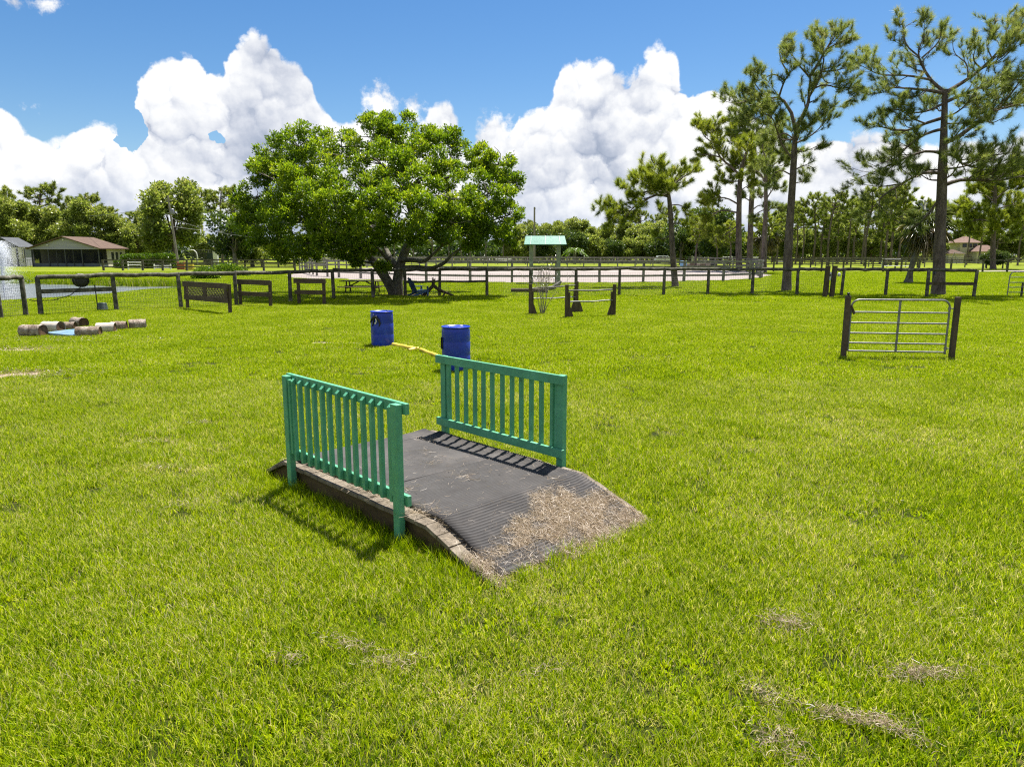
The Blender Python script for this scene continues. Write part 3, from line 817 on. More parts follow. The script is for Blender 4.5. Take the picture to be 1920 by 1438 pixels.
# dead grass thatch lying in the lawn (stuff)
th = []
for (cx_, cy_, sx, sy, rot, n) in ((1.74, 4.15, 0.10, 0.07, 0.2, 340), (2.30, 3.62, 0.14, 0.045, 0.1, 420), (1.72, 3.22, 0.15, 0.035, -0.25, 420), (1.88, 3.14, 0.08, 0.03, -0.9, 160), (1.27, 3.05, 0.07, 0.10, 0.3, 260),
        (1.35, 3.42, 0.05, 0.10, 0.6, 140), (-0.97, 3.9, 0.12, 0.04, -0.5, 160), (-0.70, 3.72, 0.10, 0.04, 0.1, 120), (-1.3, 3.75, 0.05, 0.04, 0, 60), (-9.5, 13.5, 0.7, 0.28, 0, 700), (-4.3, 9.6, 0.12, 0.06, 0, 80),
        (-3.9, 7.5, 0.12, 0.05, 0, 60), (0.15, 3.62, 0.1, 0.04, 0.3, 60), (-3.0, 6.3, 0.15, 0.08, 0.2, 60), (-4.4, 8.6, 0.12, 0.05, 0, 50), (-12.0, 17.2, 0.7, 0.3, 0, 260), (-12.2, 19.3, 2.0, 0.5, 0, 260), (2.9, 4.4, 0.2, 0.2, 0, 70), (3.4, 6.2, 0.4, 0.4, 0, 90)):
    q = rs.normal(0, 1, (int(n * 1.25), 2)) * (sx, sy); c_, s_ = math.cos(rot), math.sin(rot)
    for k in range(int(n * 1.25)): th.append((cx_ + q[k, 0] * c_ - q[k, 1] * s_, cy_ + q[k, 0] * s_ + q[k, 1] * c_))
th = np.array(th)
z = grid_h(th[:, 0], th[:, 1]) + 0.046 + np.abs(rs.normal(0, 0.014, len(th)))
a = rs.uniform(0, 2 * np.pi, len(th)); far_ = np.clip(th[:, 1] / 6.0, 1, 3)
V, F, va = ribbons(np.column_stack([th, z]), np.stack([np.cos(a), np.sin(a), rs.normal(0, 0.5, len(th))], 1), rs.uniform(0.022, 0.060, len(th)) * far_ ** 0.5, rs.uniform(0.0014, 0.0026, len(th)) * far_, rs, 0.35, rs.uniform(0.0, 0.75, len(th)))
o = mesh_obj('dead_grass', np_mesh('dead_grass', V, F, va, M_STRAW))
tag(o, 'small tufts of dead tan thatch lying in the lawn', 'dead grass', kind='stuff')

# ------------------------------------------------------------------ barrels and yellow poles
def barrel(loc, rz, label, dent):
    b = empty('barrel', loc, rz)
    tag(b, label, 'barrel', 'blue plastic barrels')
    mb = MB()
    Rb, Hb = 0.286, 0.90
    prof = [(Rb - 0.03, 0.0), (Rb - 0.008, 0.015), (Rb, 0.05), (Rb + 0.003, 0.20), (Rb + 0.003, 0.30), (Rb - 0.002, 0.32), (Rb + 0.003, 0.34), (Rb + 0.004, 0.58), (Rb - 0.002, 0.60), (Rb + 0.003, 0.62), (Rb, 0.80), (Rb - 0.006, 0.845), (Rb - 0.022, 0.862), (Rb - 0.022, 0.868), (Rb + 0.004, 0.872), (Rb + 0.008, 0.884), (Rb + 0.004, 0.897), (Rb - 0.012, 0.90), (Rb - 0.02, 0.885), (Rb - 0.03, 0.878)]
    mb.lathe(prof, 48)
    mb.build('body', M_BLUE, b)
    MB().lathe([(0.035, 0.878), (0.038, 0.898), (0.02, 0.903)], 16, (0.14, 0.08, 0)).build('bung_cap', M_WHITE if dent else M_BLUE, b)
    MB().lathe([(0.028, 0.878), (0.03, 0.893), (0.015, 0.897)], 16, (-0.15, -0.05, 0)).build('bung_cap', M_BLUE, b)
    return b
b1 = barrel((-3.33, 18.15, 0), R(0), 'blue plastic barrel with a black handle loop on its side, farther from the bridge', False)
b2 = barrel((-1.14, 14.35, 0), R(20), 'blue plastic barrel partly behind the far green railing of the bridge', True)
# carrying loop hung on the first barrel: dark strap with a pale buckle
def on_barrel(ang, z, off=0.0): return (math.cos(ang) * (0.292 + off), math.sin(ang) * (0.292 + off), z)
mb = MB()
c_ = R(-118)
mb.tube([on_barrel(c_ - 0.62, 0.62, 0.012), on_barrel(c_ - 0.34, 0.70, 0.016), on_barrel(c_ - 0.05, 0.765, 0.02), on_barrel(c_ + 0.2, 0.775, 0.022), on_barrel(c_ + 0.42, 0.70, 0.018), on_barrel(c_ + 0.50, 0.60, 0.012), on_barrel(c_ + 0.40, 0.53, 0.008)], [0.012, 0.02, 0.03, 0.036, 0.03, 0.022, 0.01], 8)
mb.tube([on_barrel(c_ - 0.05, 0.74, 0.02), on_barrel(c_ - 0.12, 0.62, 0.012), on_barrel(c_ - 0.28, 0.535, 0.008)], [0.022, 0.018, 0.01], 8)
mb.build('strap', M_BLACK, b1)
mb = MB(); mb.tube([on_barrel(c_ + 0.18, 0.73, 0.04), on_barrel(c_ + 0.24, 0.66, 0.036), on_barrel(c_ + 0.10, 0.60, 0.03)], [0.018, 0.014, 0.02], 8)
mb.build('buckle', M_WHITE, b1)
MB().tube([on_barrel(c_ - 0.08, 0.83, 0.01), on_barrel(c_ - 0.04, 0.835, 0.01)], 0.014, 8).build('rivet', M_WHITE, b1)
# moulded hatch frame on the second barrel
mb = MB(); c_ = R(-118 - 42 - 20)
fr = [(c_ - 0.16, 0.45), (c_ - 0.16, 0.68), (c_ + 0.16, 0.68), (c_ + 0.16, 0.45), (c_ - 0.16, 0.45)]
mb.tube([on_barrel(a, z_, 0.006) for a, z_ in fr], 0.014, 6)
mb.build('hatch_frame', M_BLACK, b2)
# withered stalk by the first barrel is part of the weeds; yellow poles on the ground
def ground_pole(p0, p1, r, label):
    o = empty('ground_pole', ((p0[0] + p1[0]) / 2, (p0[1] + p1[1]) / 2, 0), 0)
    tag(o, label, 'ground pole', 'yellow poles on the grass')
    a = Vector((*p0, 0.055)) - o.location; b = Vector((*p1, 0.045)) - o.location
    n = 10; pts = [a.lerp(b, k / n) + Vector((0, 0, 0.006 * math.sin(k * 1.7))) for k in range(n + 1)]
    mb = MB(); mb.tube(pts, r, 14); mb.build('pole', M_YELLOW, o)
    return o
ground_pole((-3.02, 17.95), (-2.32, 17.12), 0.062, 'short thick yellow pole in the grass starting at the farther barrel')
ground_pole((-2.20, 16.98), (-1.36, 15.30), 0.050, 'longer faded yellow pole in the grass leading to the nearer barrel')
mb = MB(); mb.tube([(-2.50, 17.02, 0.04), (-2.38, 17.12, 0.05), (-2.28, 17.18, 0.06)], [0.04, 0.05, 0.045], 10)
tag(mb.build('ground_pole', M_YELLOW), 'broken yellow pole stub lying between the two yellow poles', 'ground pole', 'yellow poles on the grass')

# ------------------------------------------------------------------ metal gate obstacle
g0 = np.array([7.60, 16.12]); g1 = np.array([9.96, 15.92])
gd = (g1 - g0) / np.hypot(*(g1 - g0)); GL = float(np.hypot(*(g1 - g0)))
gate = empty('tube_gate', (g0[0], g0[1], 0), math.atan2(gd[1], gd[0]))
tag(gate, 'galvanised six bar tube gate between two brown posts standing alone in the lawn', 'gate')
for x, hgt in ((-0.0, 1.40), (GL, 1.385)):
    mb = MB(); mb.box((x, 0, hgt / 2 - 0.1), (0.104, 0.104, hgt + 0.2)); mb.build('post', M_BROWNWOOD, gate, bevel=0.008)
mb = MB(); mb.lathe([(0.05, 1.40), (0.05, 1.412), (0.022, 1.418), (0.024, 1.438), (0.036, 1.452), (0.03, 1.47), (0.012, 1.478)], 14); mb.build('post_cap', M_BLACK, gate)
x0, x1, zt, zb = 0.085, GL - 0.155, 1.315, 0.155
mb = MB(); rr = 0.17
path = [(x0, 0, zb)]
path += [(x0, 0, zt - rr)] + [(x0 + rr - rr * math.cos(t_), 0, zt - rr + rr * math.sin(t_)) for t_ in np.linspace(0.2, math.pi / 2, 6)]
path += [(x1 - rr + rr * math.sin(t_), 0, zt - rr + rr * math.cos(t_)) for t_ in np.linspace(0, math.pi / 2, 6)] + [(x1, 0, zb - 0.06)]
mb.tube(path, 0.022, 10); mb.build('frame', M_STEEL, gate)
for z_ in (1.04, 0.80, 0.565, 0.34, 0.155):
    mb = MB(); mb.tube([(x0, -0.004, z_), (x1, -0.004, z_ - 0.012)], 0.0195, 10); mb.build('bar', M_STEEL, gate)
mb = MB(); mb.box(((x0 + x1) / 2, 0.022, (zt + zb) / 2), (0.05, 0.014, zt - zb)); mb.build('upright', M_STEEL, gate)
for z_ in (1.13, 0.23):
    mb = MB(); mb.bar((x1 - 0.03, 0, z_), (GL - 0.06, 0, z_), 0.03, 0.022); mb.tube([(x1, 0, z_ - 0.04), (x1, 0, z_ + 0.04)], 0.03, 8); mb.build('hinge', M_STEEL, gate)
mb = MB(); mb.tube([(0.07, -0.03, 1.20), (0.10, -0.04, 1.12), (0.125, -0.045, 1.05), (0.145, -0.045, 1.0)], [0.016, 0.024, 0.03, 0.034], 8); mb.build('latch_strap', M_PENWOOD, gate)

# ------------------------------------------------------------------ brown jump panels by the wire fence
def jump(p0, p1, label, lattice):
    p0 = np.array(p0); p1 = np.array(p1); d = p1 - p0; L = float(np.hypot(*d))
    j = empty('show_jump', (p0[0], p0[1], 0), math.atan2(d[1], d[0]))
    tag(j, label, 'jump', 'brown wooden jump panels')
    for x in (0.06, L - 0.06):
        mb = MB(); mb.bar((x, 0, -0.1), (x - (0.02 if x < 1 else -0.02), 0.03, 1.16), 0.13, 0.10, (0, 1, 0)); mb.build('post', M_BROWNWOOD, j, bevel=0.006)
    yr = -0.085
    mb = MB(); mb.box((L / 2, yr, 1.08), (L + (0.05 if lattice else 0.24), 0.045, 0.22)); mb.build('top_rail', M_BROWNWOOD, j, bevel=0.006)
    mb = MB(); mb.box((L / 2, yr, 0.56 if not lattice else 0.52), (L + (0.0 if lattice else 0.20), 0.045, 0.19)); mb.build('lower_rail', M_BROWNWOOD, j, bevel=0.006)
    if lattice:
        for x in (0.12, L / 2, L - 0.12):
            mb = MB(); mb.box((x, yr + 0.005, 0.79), (0.30 if abs(x - L / 2) < 0.1 else 0.16, 0.036, 0.36)); mb.build('stile', M_BROWNWOOD, j)
        for xa, xb in ((0.20, L / 2 - 0.15), (L / 2 + 0.15, L - 0.20)):
            mb = MB(); zlo, zhi = 0.615, 0.97
            for sgn in (1, -1):
                for c0 in np.arange(xa - 0.4, xb + 0.4, 0.125):
                    # strip x = c0 + sgn*(z - zlo) clipped to the opening
                    za, zb_ = zlo, zhi
                    f = lambda z_: c0 + sgn * (z_ - zlo) * 0.9
                    zs = [z_ for z_ in np.linspace(zlo, zhi, 15) if xa <= f(z_) <= xb]
                    if len(zs) > 1: mb.bar((f(zs[0]), yr + 0.012 + 0.008 * sgn, zs[0]), (f(zs[-1]), yr + 0.012 + 0.008 * sgn, zs[-1]), 0.008, 0.036, (0, 1, 0)) if False else mb.bar((f(zs[0]), yr + 0.014 + 0.009 * sgn, zs[0]), (f(zs[-1]), yr + 0.014 + 0.009 * sgn, zs[-1]), 0.008, 0.04, (sgn, 0, -0.9))
            mb.build('lattice', M_BROWNWOOD, j)
    return j
jump(G(351, 580)[:2], G(433, 589)[:2], 'brown jump panel with two lattice windows under its top board', True)
jump(G(450, 573)[:2], G(509, 577)[:2], 'open two rail brown jump panel next to the lattice panel', False)
jump(G(559, 570)[:2], G(610, 571)[:2], 'open two rail brown jump panel farthest from the lattice panel', False)

# ------------------------------------------------------------------ small pen of four flared posts with poles
pen_pts = [G(994, 590)[:2], G(1062, 597)[:2], G(1081, 586)[:2], G(1151, 593)[:2]]
pen_tops = [1.18, 1.22, 1.24, 1.20]
PEN_LABEL = ['dark post with flared base on the left beside the bare twiggy shrub', 'dark post with flared base nearest the camera in the small pole square',
             'dark post with flared base behind the nearest one in the pole square', 'dark post with flared base at the right end of the pole square']
posts = []
for k, (p, hgt) in enumerate(zip(pen_pts, pen_tops)):
    o = empty('jump_stand', (p[0], p[1], 0), 0)
    tag(o, PEN_LABEL[k], 'jump stand', 'flared jump stands of the pole square')
    mb = MB(); mb.box((0, 0, hgt / 2 - 0.05), (0.125, 0.11, hgt + 0.1)); mb.build('post', M_PENWOOD, o, bevel=0.008)
    sx = 1 if k in (0, 1) else -1
    mb = MB(); mb.box((sx * 0.10, 0.02, hgt / 2 - 0.16), (0.07, 0.09, hgt - 0.22)); mb.build('side_board', M_PENWOOD, o, bevel=0.006)
    for sgn in ((1, -1) if k == 2 else (sx,)):
        mb = MB(); mb.prism([(sgn * 0.06, -0.05), (sgn * 0.30, -0.05), (sgn * 0.27, 0.03), (sgn * 0.15, 0.40), (sgn * 0.06, 0.52)][::(1 if sgn > 0 else -1)], -0.05, 0.05); mb.build('brace', M_PENWOOD, o)
    posts.append(o)
def rail_pole(a, za, b, zb, r, label):
    pa = np.array(pen_pts[a]); pb = np.array(pen_pts[b])
    mid = (pa + pb) / 2; o = empty('rail_pole', (mid[0], mid[1], 0))
    tag(o, label, 'pole', 'poles between the jump stands')
    A_ = Vector((*(pa - mid), za)); B_ = Vector((*(pb - mid), zb)); d = (B_ - A_).normalized()
    pts = [A_.lerp(B_, q) + Vector((0, 0, 0.012 * math.sin(q * 9))) for q in np.linspace(0.04, 0.97, 9)]
    mb = MB(); mb.tube(pts, r, 8); mb.build('pole', M_GREYWOOD if za > 0.8 else M_STEEL, o)
rail_pole(0, 1.00, 2, 1.09, 0.026, 'upper thin pole on the back side of the pole square by the shrub')
rail_pole(0, 0.61, 2, 0.62, 0.024, 'lower thin pole on the back side of the pole square by the shrub')
rail_pole(1, 1.00, 3, 0.99, 0.028, 'upper thin pole on the open front side of the pole square')
rail_pole(1, 0.59, 3, 0.60, 0.024, 'lower thin pole on the open front side of the pole square')

# bare twiggy shrub behind the pen
M_TWIG = mat_mottle('pale_twig', [(0.0, (0.12, 0.10, 0.075)), (1.0, (0.36, 0.33, 0.27))], 8.0, (1, 1, 1), 0.85, 0.2, 0.0)
M_SHRUBLEAF = mat_leaf('sparse_shrub_leaf', [(0.0, (0.10, 0.10, 0.05)), (0.6, (0.26, 0.22, 0.13)), (1.0, (0.42, 0.36, 0.26))], 0.3)
sp_ = G(1017, 589)
shrub = empty('bare_shrub', (sp_[0], sp_[1], 0)); tag(shrub, 'nearly bare shrub of thin pale twigs behind the pole square', 'shrub')
rb = random.Random(4); mb = MB(); tips = []
def twig(p, d, L, r, lev):
    pts = [Vector(p)]; n = 5
    for k in range(n):
        d = (d + Vector((rb.gauss(0, .10), rb.gauss(0, .10), rb.gauss(0.02, .06)))).normalized()
        pts.append(pts[-1] + d * (L / n))
    mb.tube(pts, [r * (1 - 0.75 * k / n) for k in range(n + 1)], 5, False)
    tips.extend(pts[2:])
    if lev < 2:
        for k in range(rb.randint(2, 4)):
            q = pts[rb.randint(2, n)]; e = (d + Vector((rb.gauss(0, .45), rb.gauss(0, .45), rb.gauss(0.1, .2)))).normalized()
            twig(q, e, L * rb.uniform(0.35, 0.6), r * 0.5, lev + 1)
for k in range(13):
    a_ = rb.uniform(0, 6.28); sp2 = rb.uniform(0.05, 0.42)
    twig((math.cos(a_) * 0.05, math.sin(a_) * 0.05, 0), Vector((math.cos(a_) * sp2, math.sin(a_) * sp2, 1)).normalized(), rb.uniform(1.0, 1.55), rb.uniform(0.010, 0.017), 0)
mb.build('twigs', M_TWIG, shrub)
def leaf_quads(C, D, L, W, rng, var):
    """diamond leaves: C base points, D directions, random roll"""
    n = len(C); D = D / (np.linalg.norm(D, axis=1)[:, None] + 1e-9)
    rnd = rng.normal(0, 1, (n, 3)); S = np.cross(D, rnd); S /= np.linalg.norm(S, axis=1)[:, None] + 1e-9
    L = np.broadcast_to(L, (n,))[:, None]; W = np.broadcast_to(W, (n,))[:, None]
    N_ = np.cross(S, D)
    V = np.stack([C, C + D * L * 0.5 + S * W * 0.5 + N_ * L * 0.05, C + D * L, C + D * L * 0.5 - S * W * 0.5 + N_ * L * 0.05], 1).reshape(-1, 3)
    F = (np.arange(n) * 4)[:, None] + np.arange(4)[None]
    return V, F, np.repeat(var, 4)
rg = np.random.default_rng(9)
T_ = np.array([tuple(p) for p in tips]); T_ = T_[T_[:, 2] > 0.75]; T_ = T_[rg.integers(0, len(T_), 420)]
V, F, va = leaf_quads(T_ + rg.normal(0, 0.02, T_.shape), rg.normal(0, 1, T_.shape), rg.uniform(0.03, 0.06, len(T_)), 0.025, rg, rg.uniform(0, 1, len(T_)))
mesh_obj('leaves', np_mesh('leaves', V, F, va, M_SHRUBLEAF), shrub)

# ------------------------------------------------------------------ log pieces around the blue tray
M_LOGBARK = mat_mottle('palm_log_bark', [(0.0, (0.05, 0.036, 0.026)), (0.4, (0.22, 0.17, 0.13)), (0.75, (0.42, 0.36, 0.30)), (1.0, (0.60, 0.55, 0.49))], 4.5, (1.6, 1, 1), 0.9, 0.15, 0.9, 0.03)
M_LOGPALE = mat_mottle('debarked_log', [(0.0, (0.26, 0.21, 0.16)), (0.5, (0.46, 0.41, 0.35)), (1.0, (0.62, 0.58, 0.52))], 3.0, (0.5, 2, 2), 0.85, 0.2, 0.4, 0.01)
M_LOGEND = mat_mottle('log_end_grain', [(0.0, (0.025, 0.016, 0.010)), (0.5, (0.10, 0.06, 0.035)), (1.0, (0.22, 0.14, 0.085))], 3.0, (1, 1, 1), 0.9, 0.1, 0.5, 0.01)
LOGS = [((63, 629), 0.62, 0.185, -4, 0, 'thick rough log nearest the camera at the left end of the log row'), ((100, 621), 0.55, 0.175, -8, 1, 'smooth pale barkless log second in the left log row'),
        ((128, 617), 0.44, 0.135, 6, 0, 'thin rough log third in the left log row'), ((149, 611), 0.50, 0.165, -28, 0, 'rough log at the far end of the left log row'),
        ((167, 629), 0.62, 0.155, 14, 0, 'low rough log beside the blue tray with its dark end showing'), ((200, 622), 0.50, 0.165, 14, 1, 'smooth pale barkless log in the right log row'),
        ((224, 618), 0.42, 0.155, 16, 0, 'rough log behind the pale log in the right log row'), ((259, 615), 0.48, 0.165, 26, 0, 'single rough log lying apart at the right end')]
for (px, py), L, r_, ang, pale, lab in LOGS:
    p = G(px, py + 2)
    o = empty('log', (p[0], p[1], r_ * 0.86), R(ang)); tag(o, lab, 'log', 'short logs laid in two rows')
    n = 9; mb = MB(); xs = np.linspace(-L / 2, L / 2, n)
    mb.tube([(x, 0.01 * math.sin(x * 9), 0) for x in xs], [r_ * (1 + random.uniform(-0.05, 0.05)) for _ in xs], 18, False, 0.05 if not pale else 0.02)
    mb.build('bark', M_LOGPALE if pale else M_LOGBARK, o)
    for sx in (-1, 1):
        mb = MB(); pts = [(sx * (L / 2 - 0.012), math.cos(2 * math.pi * k / 18) * r_ * 0.97, math.sin(2 * math.pi * k / 18) * r_ * 0.97) for k in range(18)]
        mb.add([(sx * (L / 2 - 0.03), 0, 0)] + pts, [(0, 1 + k, 1 + (k + 1) % 18) if sx > 0 else (0, 1 + (k + 1) % 18, 1 + k) for k in range(18)])
        mb.build('end_face', M_LOGEND, o)
m, t, out = mat_new('blue_tray_plastic')
pos = t.n('ShaderNodeNewGeometry').outputs['Position']
principled(t, out, t.ramp(t.noise(pos, 5.0, 5.0, 0.7), [(0.3, (0.09, 0.17, 0.27)), (0.55, (0.19, 0.30, 0.40)), (0.75, (0.36, 0.38, 0.36))]), 0.35, 0.5)
tp = [G(86, 629), G(100, 632.5), G(143, 633), G(150, 627), G(146, 623), G(108, 624)]
mb = MB(); cxy = np.mean([p[:2] for p in tp], 0)
lo = [(p[0] - cxy[0], p[1] - cxy[1], 0.0) for p in tp]; hi = [(x, y, 0.09 + 0.03 * math.sin(k * 2.2)) for k, (x, y, _) in enumerate(lo)]; inn = [(x * 0.85, y * 0.85, 0.075) for x, y, _ in lo]
n = len(tp); mb.add(lo + hi + inn, [(k, (k + 1) % n, (k + 1) % n + n, k + n) for k in range(n)] + [(k + n, (k + 1) % n + n, (k + 1) % n + 2 * n, k + 2 * n) for k in range(n)] + [tuple(range(2 * n, 3 * n))])
tag(mb.build('water_tray', m, None, (cxy[0], cxy[1], 0)), 'shallow light blue tray lying between the two rows of logs', 'tray')

# upturned dark bucket by the wire fence
p = G(193, 583)
o = empty('bucket', (p[0], p[1], 0)); tag(o, 'small dark green bucket upside down in the grass by the wire fence', 'bucket')
MB().lathe([(0.215, 0.02), (0.21, 0.05), (0.20, 0.06), (0.165, 0.32), (0.15, 0.335), (0.0, 0.335)], 24).build('body', M_DARKGREEN, o)
MB().lathe([(0.20, 0.0), (0.235, 0.005), (0.235, 0.035), (0.20, 0.04)], 24).build('rim', M_BLACK, o)
MB().tube([(0.2, -0.09, 0.16), (0.17, -0.16, 0.10), (0.0, -0.235, 0.06), (-0.15, -0.17, 0.10), (-0.2, -0.08, 0.17)], 0.006, 6).build('handle', M_WIRE, o)

# ------------------------------------------------------------------ wire mesh fence with round posts and log rails
def post_mesh(h, r, mat, square=False, name='post'):
    mb = MB()
    if square: mb.box((0, 0, h / 2 - 0.15), (r * 2, r * 2, h + 0.3))
    else: mb.tube([(0, 0, -0.3), (0, 0, 0.1), (0, 0, h * 0.5), (0.0, 0.0, h - 0.01), (0, 0, h)], [r * 1.05, r * 1.04, r, r * 0.97, r * 0.9], 10)
    me = bpy.data.meshes.new(name); me.from_pydata(mb.v, [], mb.f); me.polygons.foreach_set('use_smooth', mb.sm); me.update(); me.materials.append(mat)
    return me
def put_post(me, root, x, y, sc=1.0, tilt=0.02, rz=0.0):
    o = bpy.data.objects.new('post', me); o.location = (x - root.location.x, y - root.location.y, 0)
    o.rotation_euler = (random.gauss(0, tilt), random.gauss(0, tilt), rz); o.scale = (random.uniform(.92, 1.08), random.uniform(.92, 1.08), sc)
    return link(o, root)
def log_rail(root, a, b, r, mat, name='top_rail', sag=0.0, flat=None):
    a = Vector(a) - root.location; b = Vector(b) - root.location
    n = 7; pts = [a.lerp(b, k / (n - 1)) + Vector((0, 0, random.gauss(0, 0.012) - sag * math.sin(math.pi * k / (n - 1)))) for k in range(n)]
    mb = MB()
    if flat: mb.bar(a, b, flat[0], flat[1])
    else: mb.tube(pts, [r * random.uniform(0.93, 1.07) for _ in pts], 10)
    return mb.build(name, mat, root)
def wire_mesh(root, pts, h0, h1, sx, sz, th, name='wire_mesh'):
    V, F = [], []
    def prism3(a, b):
        a = np.array(a); b = np.array(b); d = b - a; d /= np.linalg.norm(d) + 1e-9
        s1 = np.cross(d, (0.3, 0.7, 0.2)); s1 /= np.linalg.norm(s1); s2 = np.cross(d, s1)
        k = len(V)
        for e in (a, b):
            for q in range(3):
                an = q * 2.0944; V.append(e + (s1 * math.cos(an) + s2 * math.sin(an)) * th)
        for q in range(3): F.append((k + q, k + (q + 1) % 3, k + 3 + (q + 1) % 3, k + 3 + q))
    zs = np.arange(h0, h1 + 1e-6, sz)
    for a, b in zip(pts[:-1], pts[1:]):
        a = np.array(a[:2]) - np.array(root.location)[:2]; b = np.array(b[:2]) - np.array(root.location)[:2]
        L = np.hypot(*(b - a)); n = max(1, int(L / sx))
        for z_ in zs: prism3((*a, z_), (*b, z_))
        for k in range(n):
            q = a + (b - a) * k / n; prism3((*q, h0), (*q, zs[-1]))
    return mesh_obj(name, np_mesh(name, np.array(V), np.array(F), None, M_WIRE), root)

FH = 1.50
left_line = [(-26.5, 25.6), tuple(G(-40, 601)[:2]), tuple(G(2, 598)[:2]), tuple(G(49, 592)[:2])]
main_px = [(77, 591), (219, 583), (340, 579), (444, 574), (545, 566), (626, 561), (700, 560), (760, 557), (824, 556), (913, 556), (995, 555), (1080, 554), (1161, 554), (1244, 554), (1327, 553), (1410, 553), (1494, 554), (1550, 555)]
main_line = [tuple(G(*p)[:2]) for p in main_px]
right_px = [(1560, 556), (1577, 556), (1660, 555), (1737, 558), (1825, 559)]
right_line = [tuple(G(*p)[:2]) for p in right_px]
PM = post_mesh(FH, 0.085, M_OLDWOOD)
def near_fence(name, line, label, rails, wire=True, gap_rail=True):
    root = empty(name, (line[0][0], line[0][1], 0)); tag(root, label, 'fence', 'post and wire fence lines')
    for x, y in line: put_post(PM, root, x, y, random.uniform(0.97, 1.02))
    for (a, b) in zip(line[:-1], line[1:]):
        log_rail(root, (*a, FH - 0.04 + random.gauss(0, .015)), (*b, FH - 0.04 + random.gauss(0, .015)), 0.088, M_OLDWOOD)
    if wire: wire_mesh(root, line, 0.06, FH - 0.15, 0.10, 0.10, 0.0036)
    return root
nf0 = near_fence('wire_fence', left_line, 'short wire and log rail fence at the left edge by the pond', 1)
nf1 = near_fence('wire_fence', main_line, 'long fence of wire mesh under a log rail crossing the lawn', 1)
nf2 = near_fence('wire_fence', right_line, 'fence stretch of log rail and posts in front of the tall right pine', 1, False)
# lower rails where the photograph shows them
i_ = lambda k: main_line[k]
log_rail(nf1, (*i_(0), 0.90), (*i_(1), 0.90), 0.08, M_OLDWOOD, 'lower_rail', flat=(0.06, 0.17))
log_rail(nf1, (*i_(7), 0.80), (*i_(8), 0.84), 0.06, M_OLDWOOD, 'lower_rail', sag=0.02)
log_rail(nf1, (*i_(8), 0.84), (*i_(9), 0.83), 0.06, M_OLDWOOD, 'lower_rail', sag=0.02)
log_rail(nf2, (*right_line[3], 0.75), (*right_line[4], 0.75), 0.06, M_PENWOOD, 'lower_rail', flat=(0.05, 0.16))
# tall gate posts with a small pale latch sign hung between the main and right stretch
gp = empty('gate_post', (*G(1546, 558)[:2], 0)); tag(gp, 'taller leaning fence post left of the small pedestrian gap', 'gate post', 'posts of the pedestrian gap')
put_post(post_mesh(1.68, 0.10, M_PENWOOD, True), gp, gp.location.x, gp.location.y, 1, 0.0); gp.rotation_euler = (0, 0.035, 0)
gp2 = empty('gate_post', (*G(1559, 558)[:2], 0)); tag(gp2, 'taller leaning fence post right of the small pedestrian gap', 'gate post', 'posts of the pedestrian gap')
put_post(post_mesh(1.68, 0.10, M_PENWOOD, True), gp2, gp2.location.x, gp2.location.y, 1, 0.0); gp2.rotation_euler = (0, 0.035, 0)
mb = MB(); mid = (Vector(gp.location) + Vector(gp2.location)) / 2
mb.box((0, -0.02, 1.20), (0.16, 0.02, 0.30)); mb.box((0.02, -0.02, 0.98), (0.10, 0.02, 0.10))
ls = mb.build('latch_plate', M_WHITE, None, mid, bevel=0.01); tag(ls, 'small pale latch plate between the two tall gap posts', 'latch plate')
MB().lathe([(0.0, 1.14), (0.045, 1.16), (0.055, 1.20), (0.045, 1.24), (0.0, 1.26)], 12, (0.0, -0.036, 0)).build('knob', M_BLACK, ls)
bl = MB().lathe([(0.0, 1.1), (0.07, 1.12), (0.08, 1.22), (0.05, 1.30), (0.0, 1.32)], 12).build('float', M_WHITE, None, (*G(1570, 557)[:2], 0)); tag(bl, 'small pale round float hanging on the log rail right of the gap posts', 'float')
bell = empty('bell', (*G(1745, 556)[:2], 0)); tag(bell, 'small dark bell hanging under the rail in front of the tall pine', 'bell')
MB().lathe([(0.0, 1.38), (0.05, 1.36), (0.06, 1.24), (0.08, 1.18), (0.0, 1.18)], 12, (0, -0.12, 0)).build('cup', M_BLACK, bell)

# hose reel on the fence
hp = (np.array(i_(0)) * 0.46 + np.array(i_(1)) * 0.54)
hr = empty('hose_reel', (hp[0], hp[1] + 0.12, 0), math.atan2(main_line[1][1] - main_line[0][1], main_line[1][0] - main_line[0][0]))
tag(hr, 'dark hose reel with coiled hose fixed behind the log rail', 'hose reel')
rx = Matrix.Translation((0, 0.10, 1.28)) @ Matrix.Rotation(R(90), 4, 'X')
MB().lathe([(0.08, -0.15), (0.27, -0.15), (0.27, -0.12), (0.14, -0.10), (0.14, 0.10), (0.27, 0.12), (0.27, 0.15), (0.08, 0.15)], 28, M=rx).build('reel', M_BLACK, hr)
mb = MB()
for k in range(5): mb.tube([(0.22 * math.cos(a_), 0.10 + (k - 2) * 0.045, 1.28 + 0.22 * math.sin(a_)) for a_ in np.linspace(0, 2 * math.pi, 25)], 0.022, 6, False)
mb.build('hose_coil', M_DARKGREEN, hr)
MB().tube([(-0.1, -0.12, 1.02), (-0.5, -0.14, 0.72), (-1.1, -0.13, 0.55), (-1.75, -0.10, 0.56), (-1.9, -0.08, 0.60)], 0.018, 6).build('hose', M_BLACK, hr)
MB().tube([(0.42, -0.10, 1.1), (0.43, -0.12, 0.7), (0.44, -0.12, 0.02)], 0.02, 6).build('hanging_hose', M_BLACK, hr)

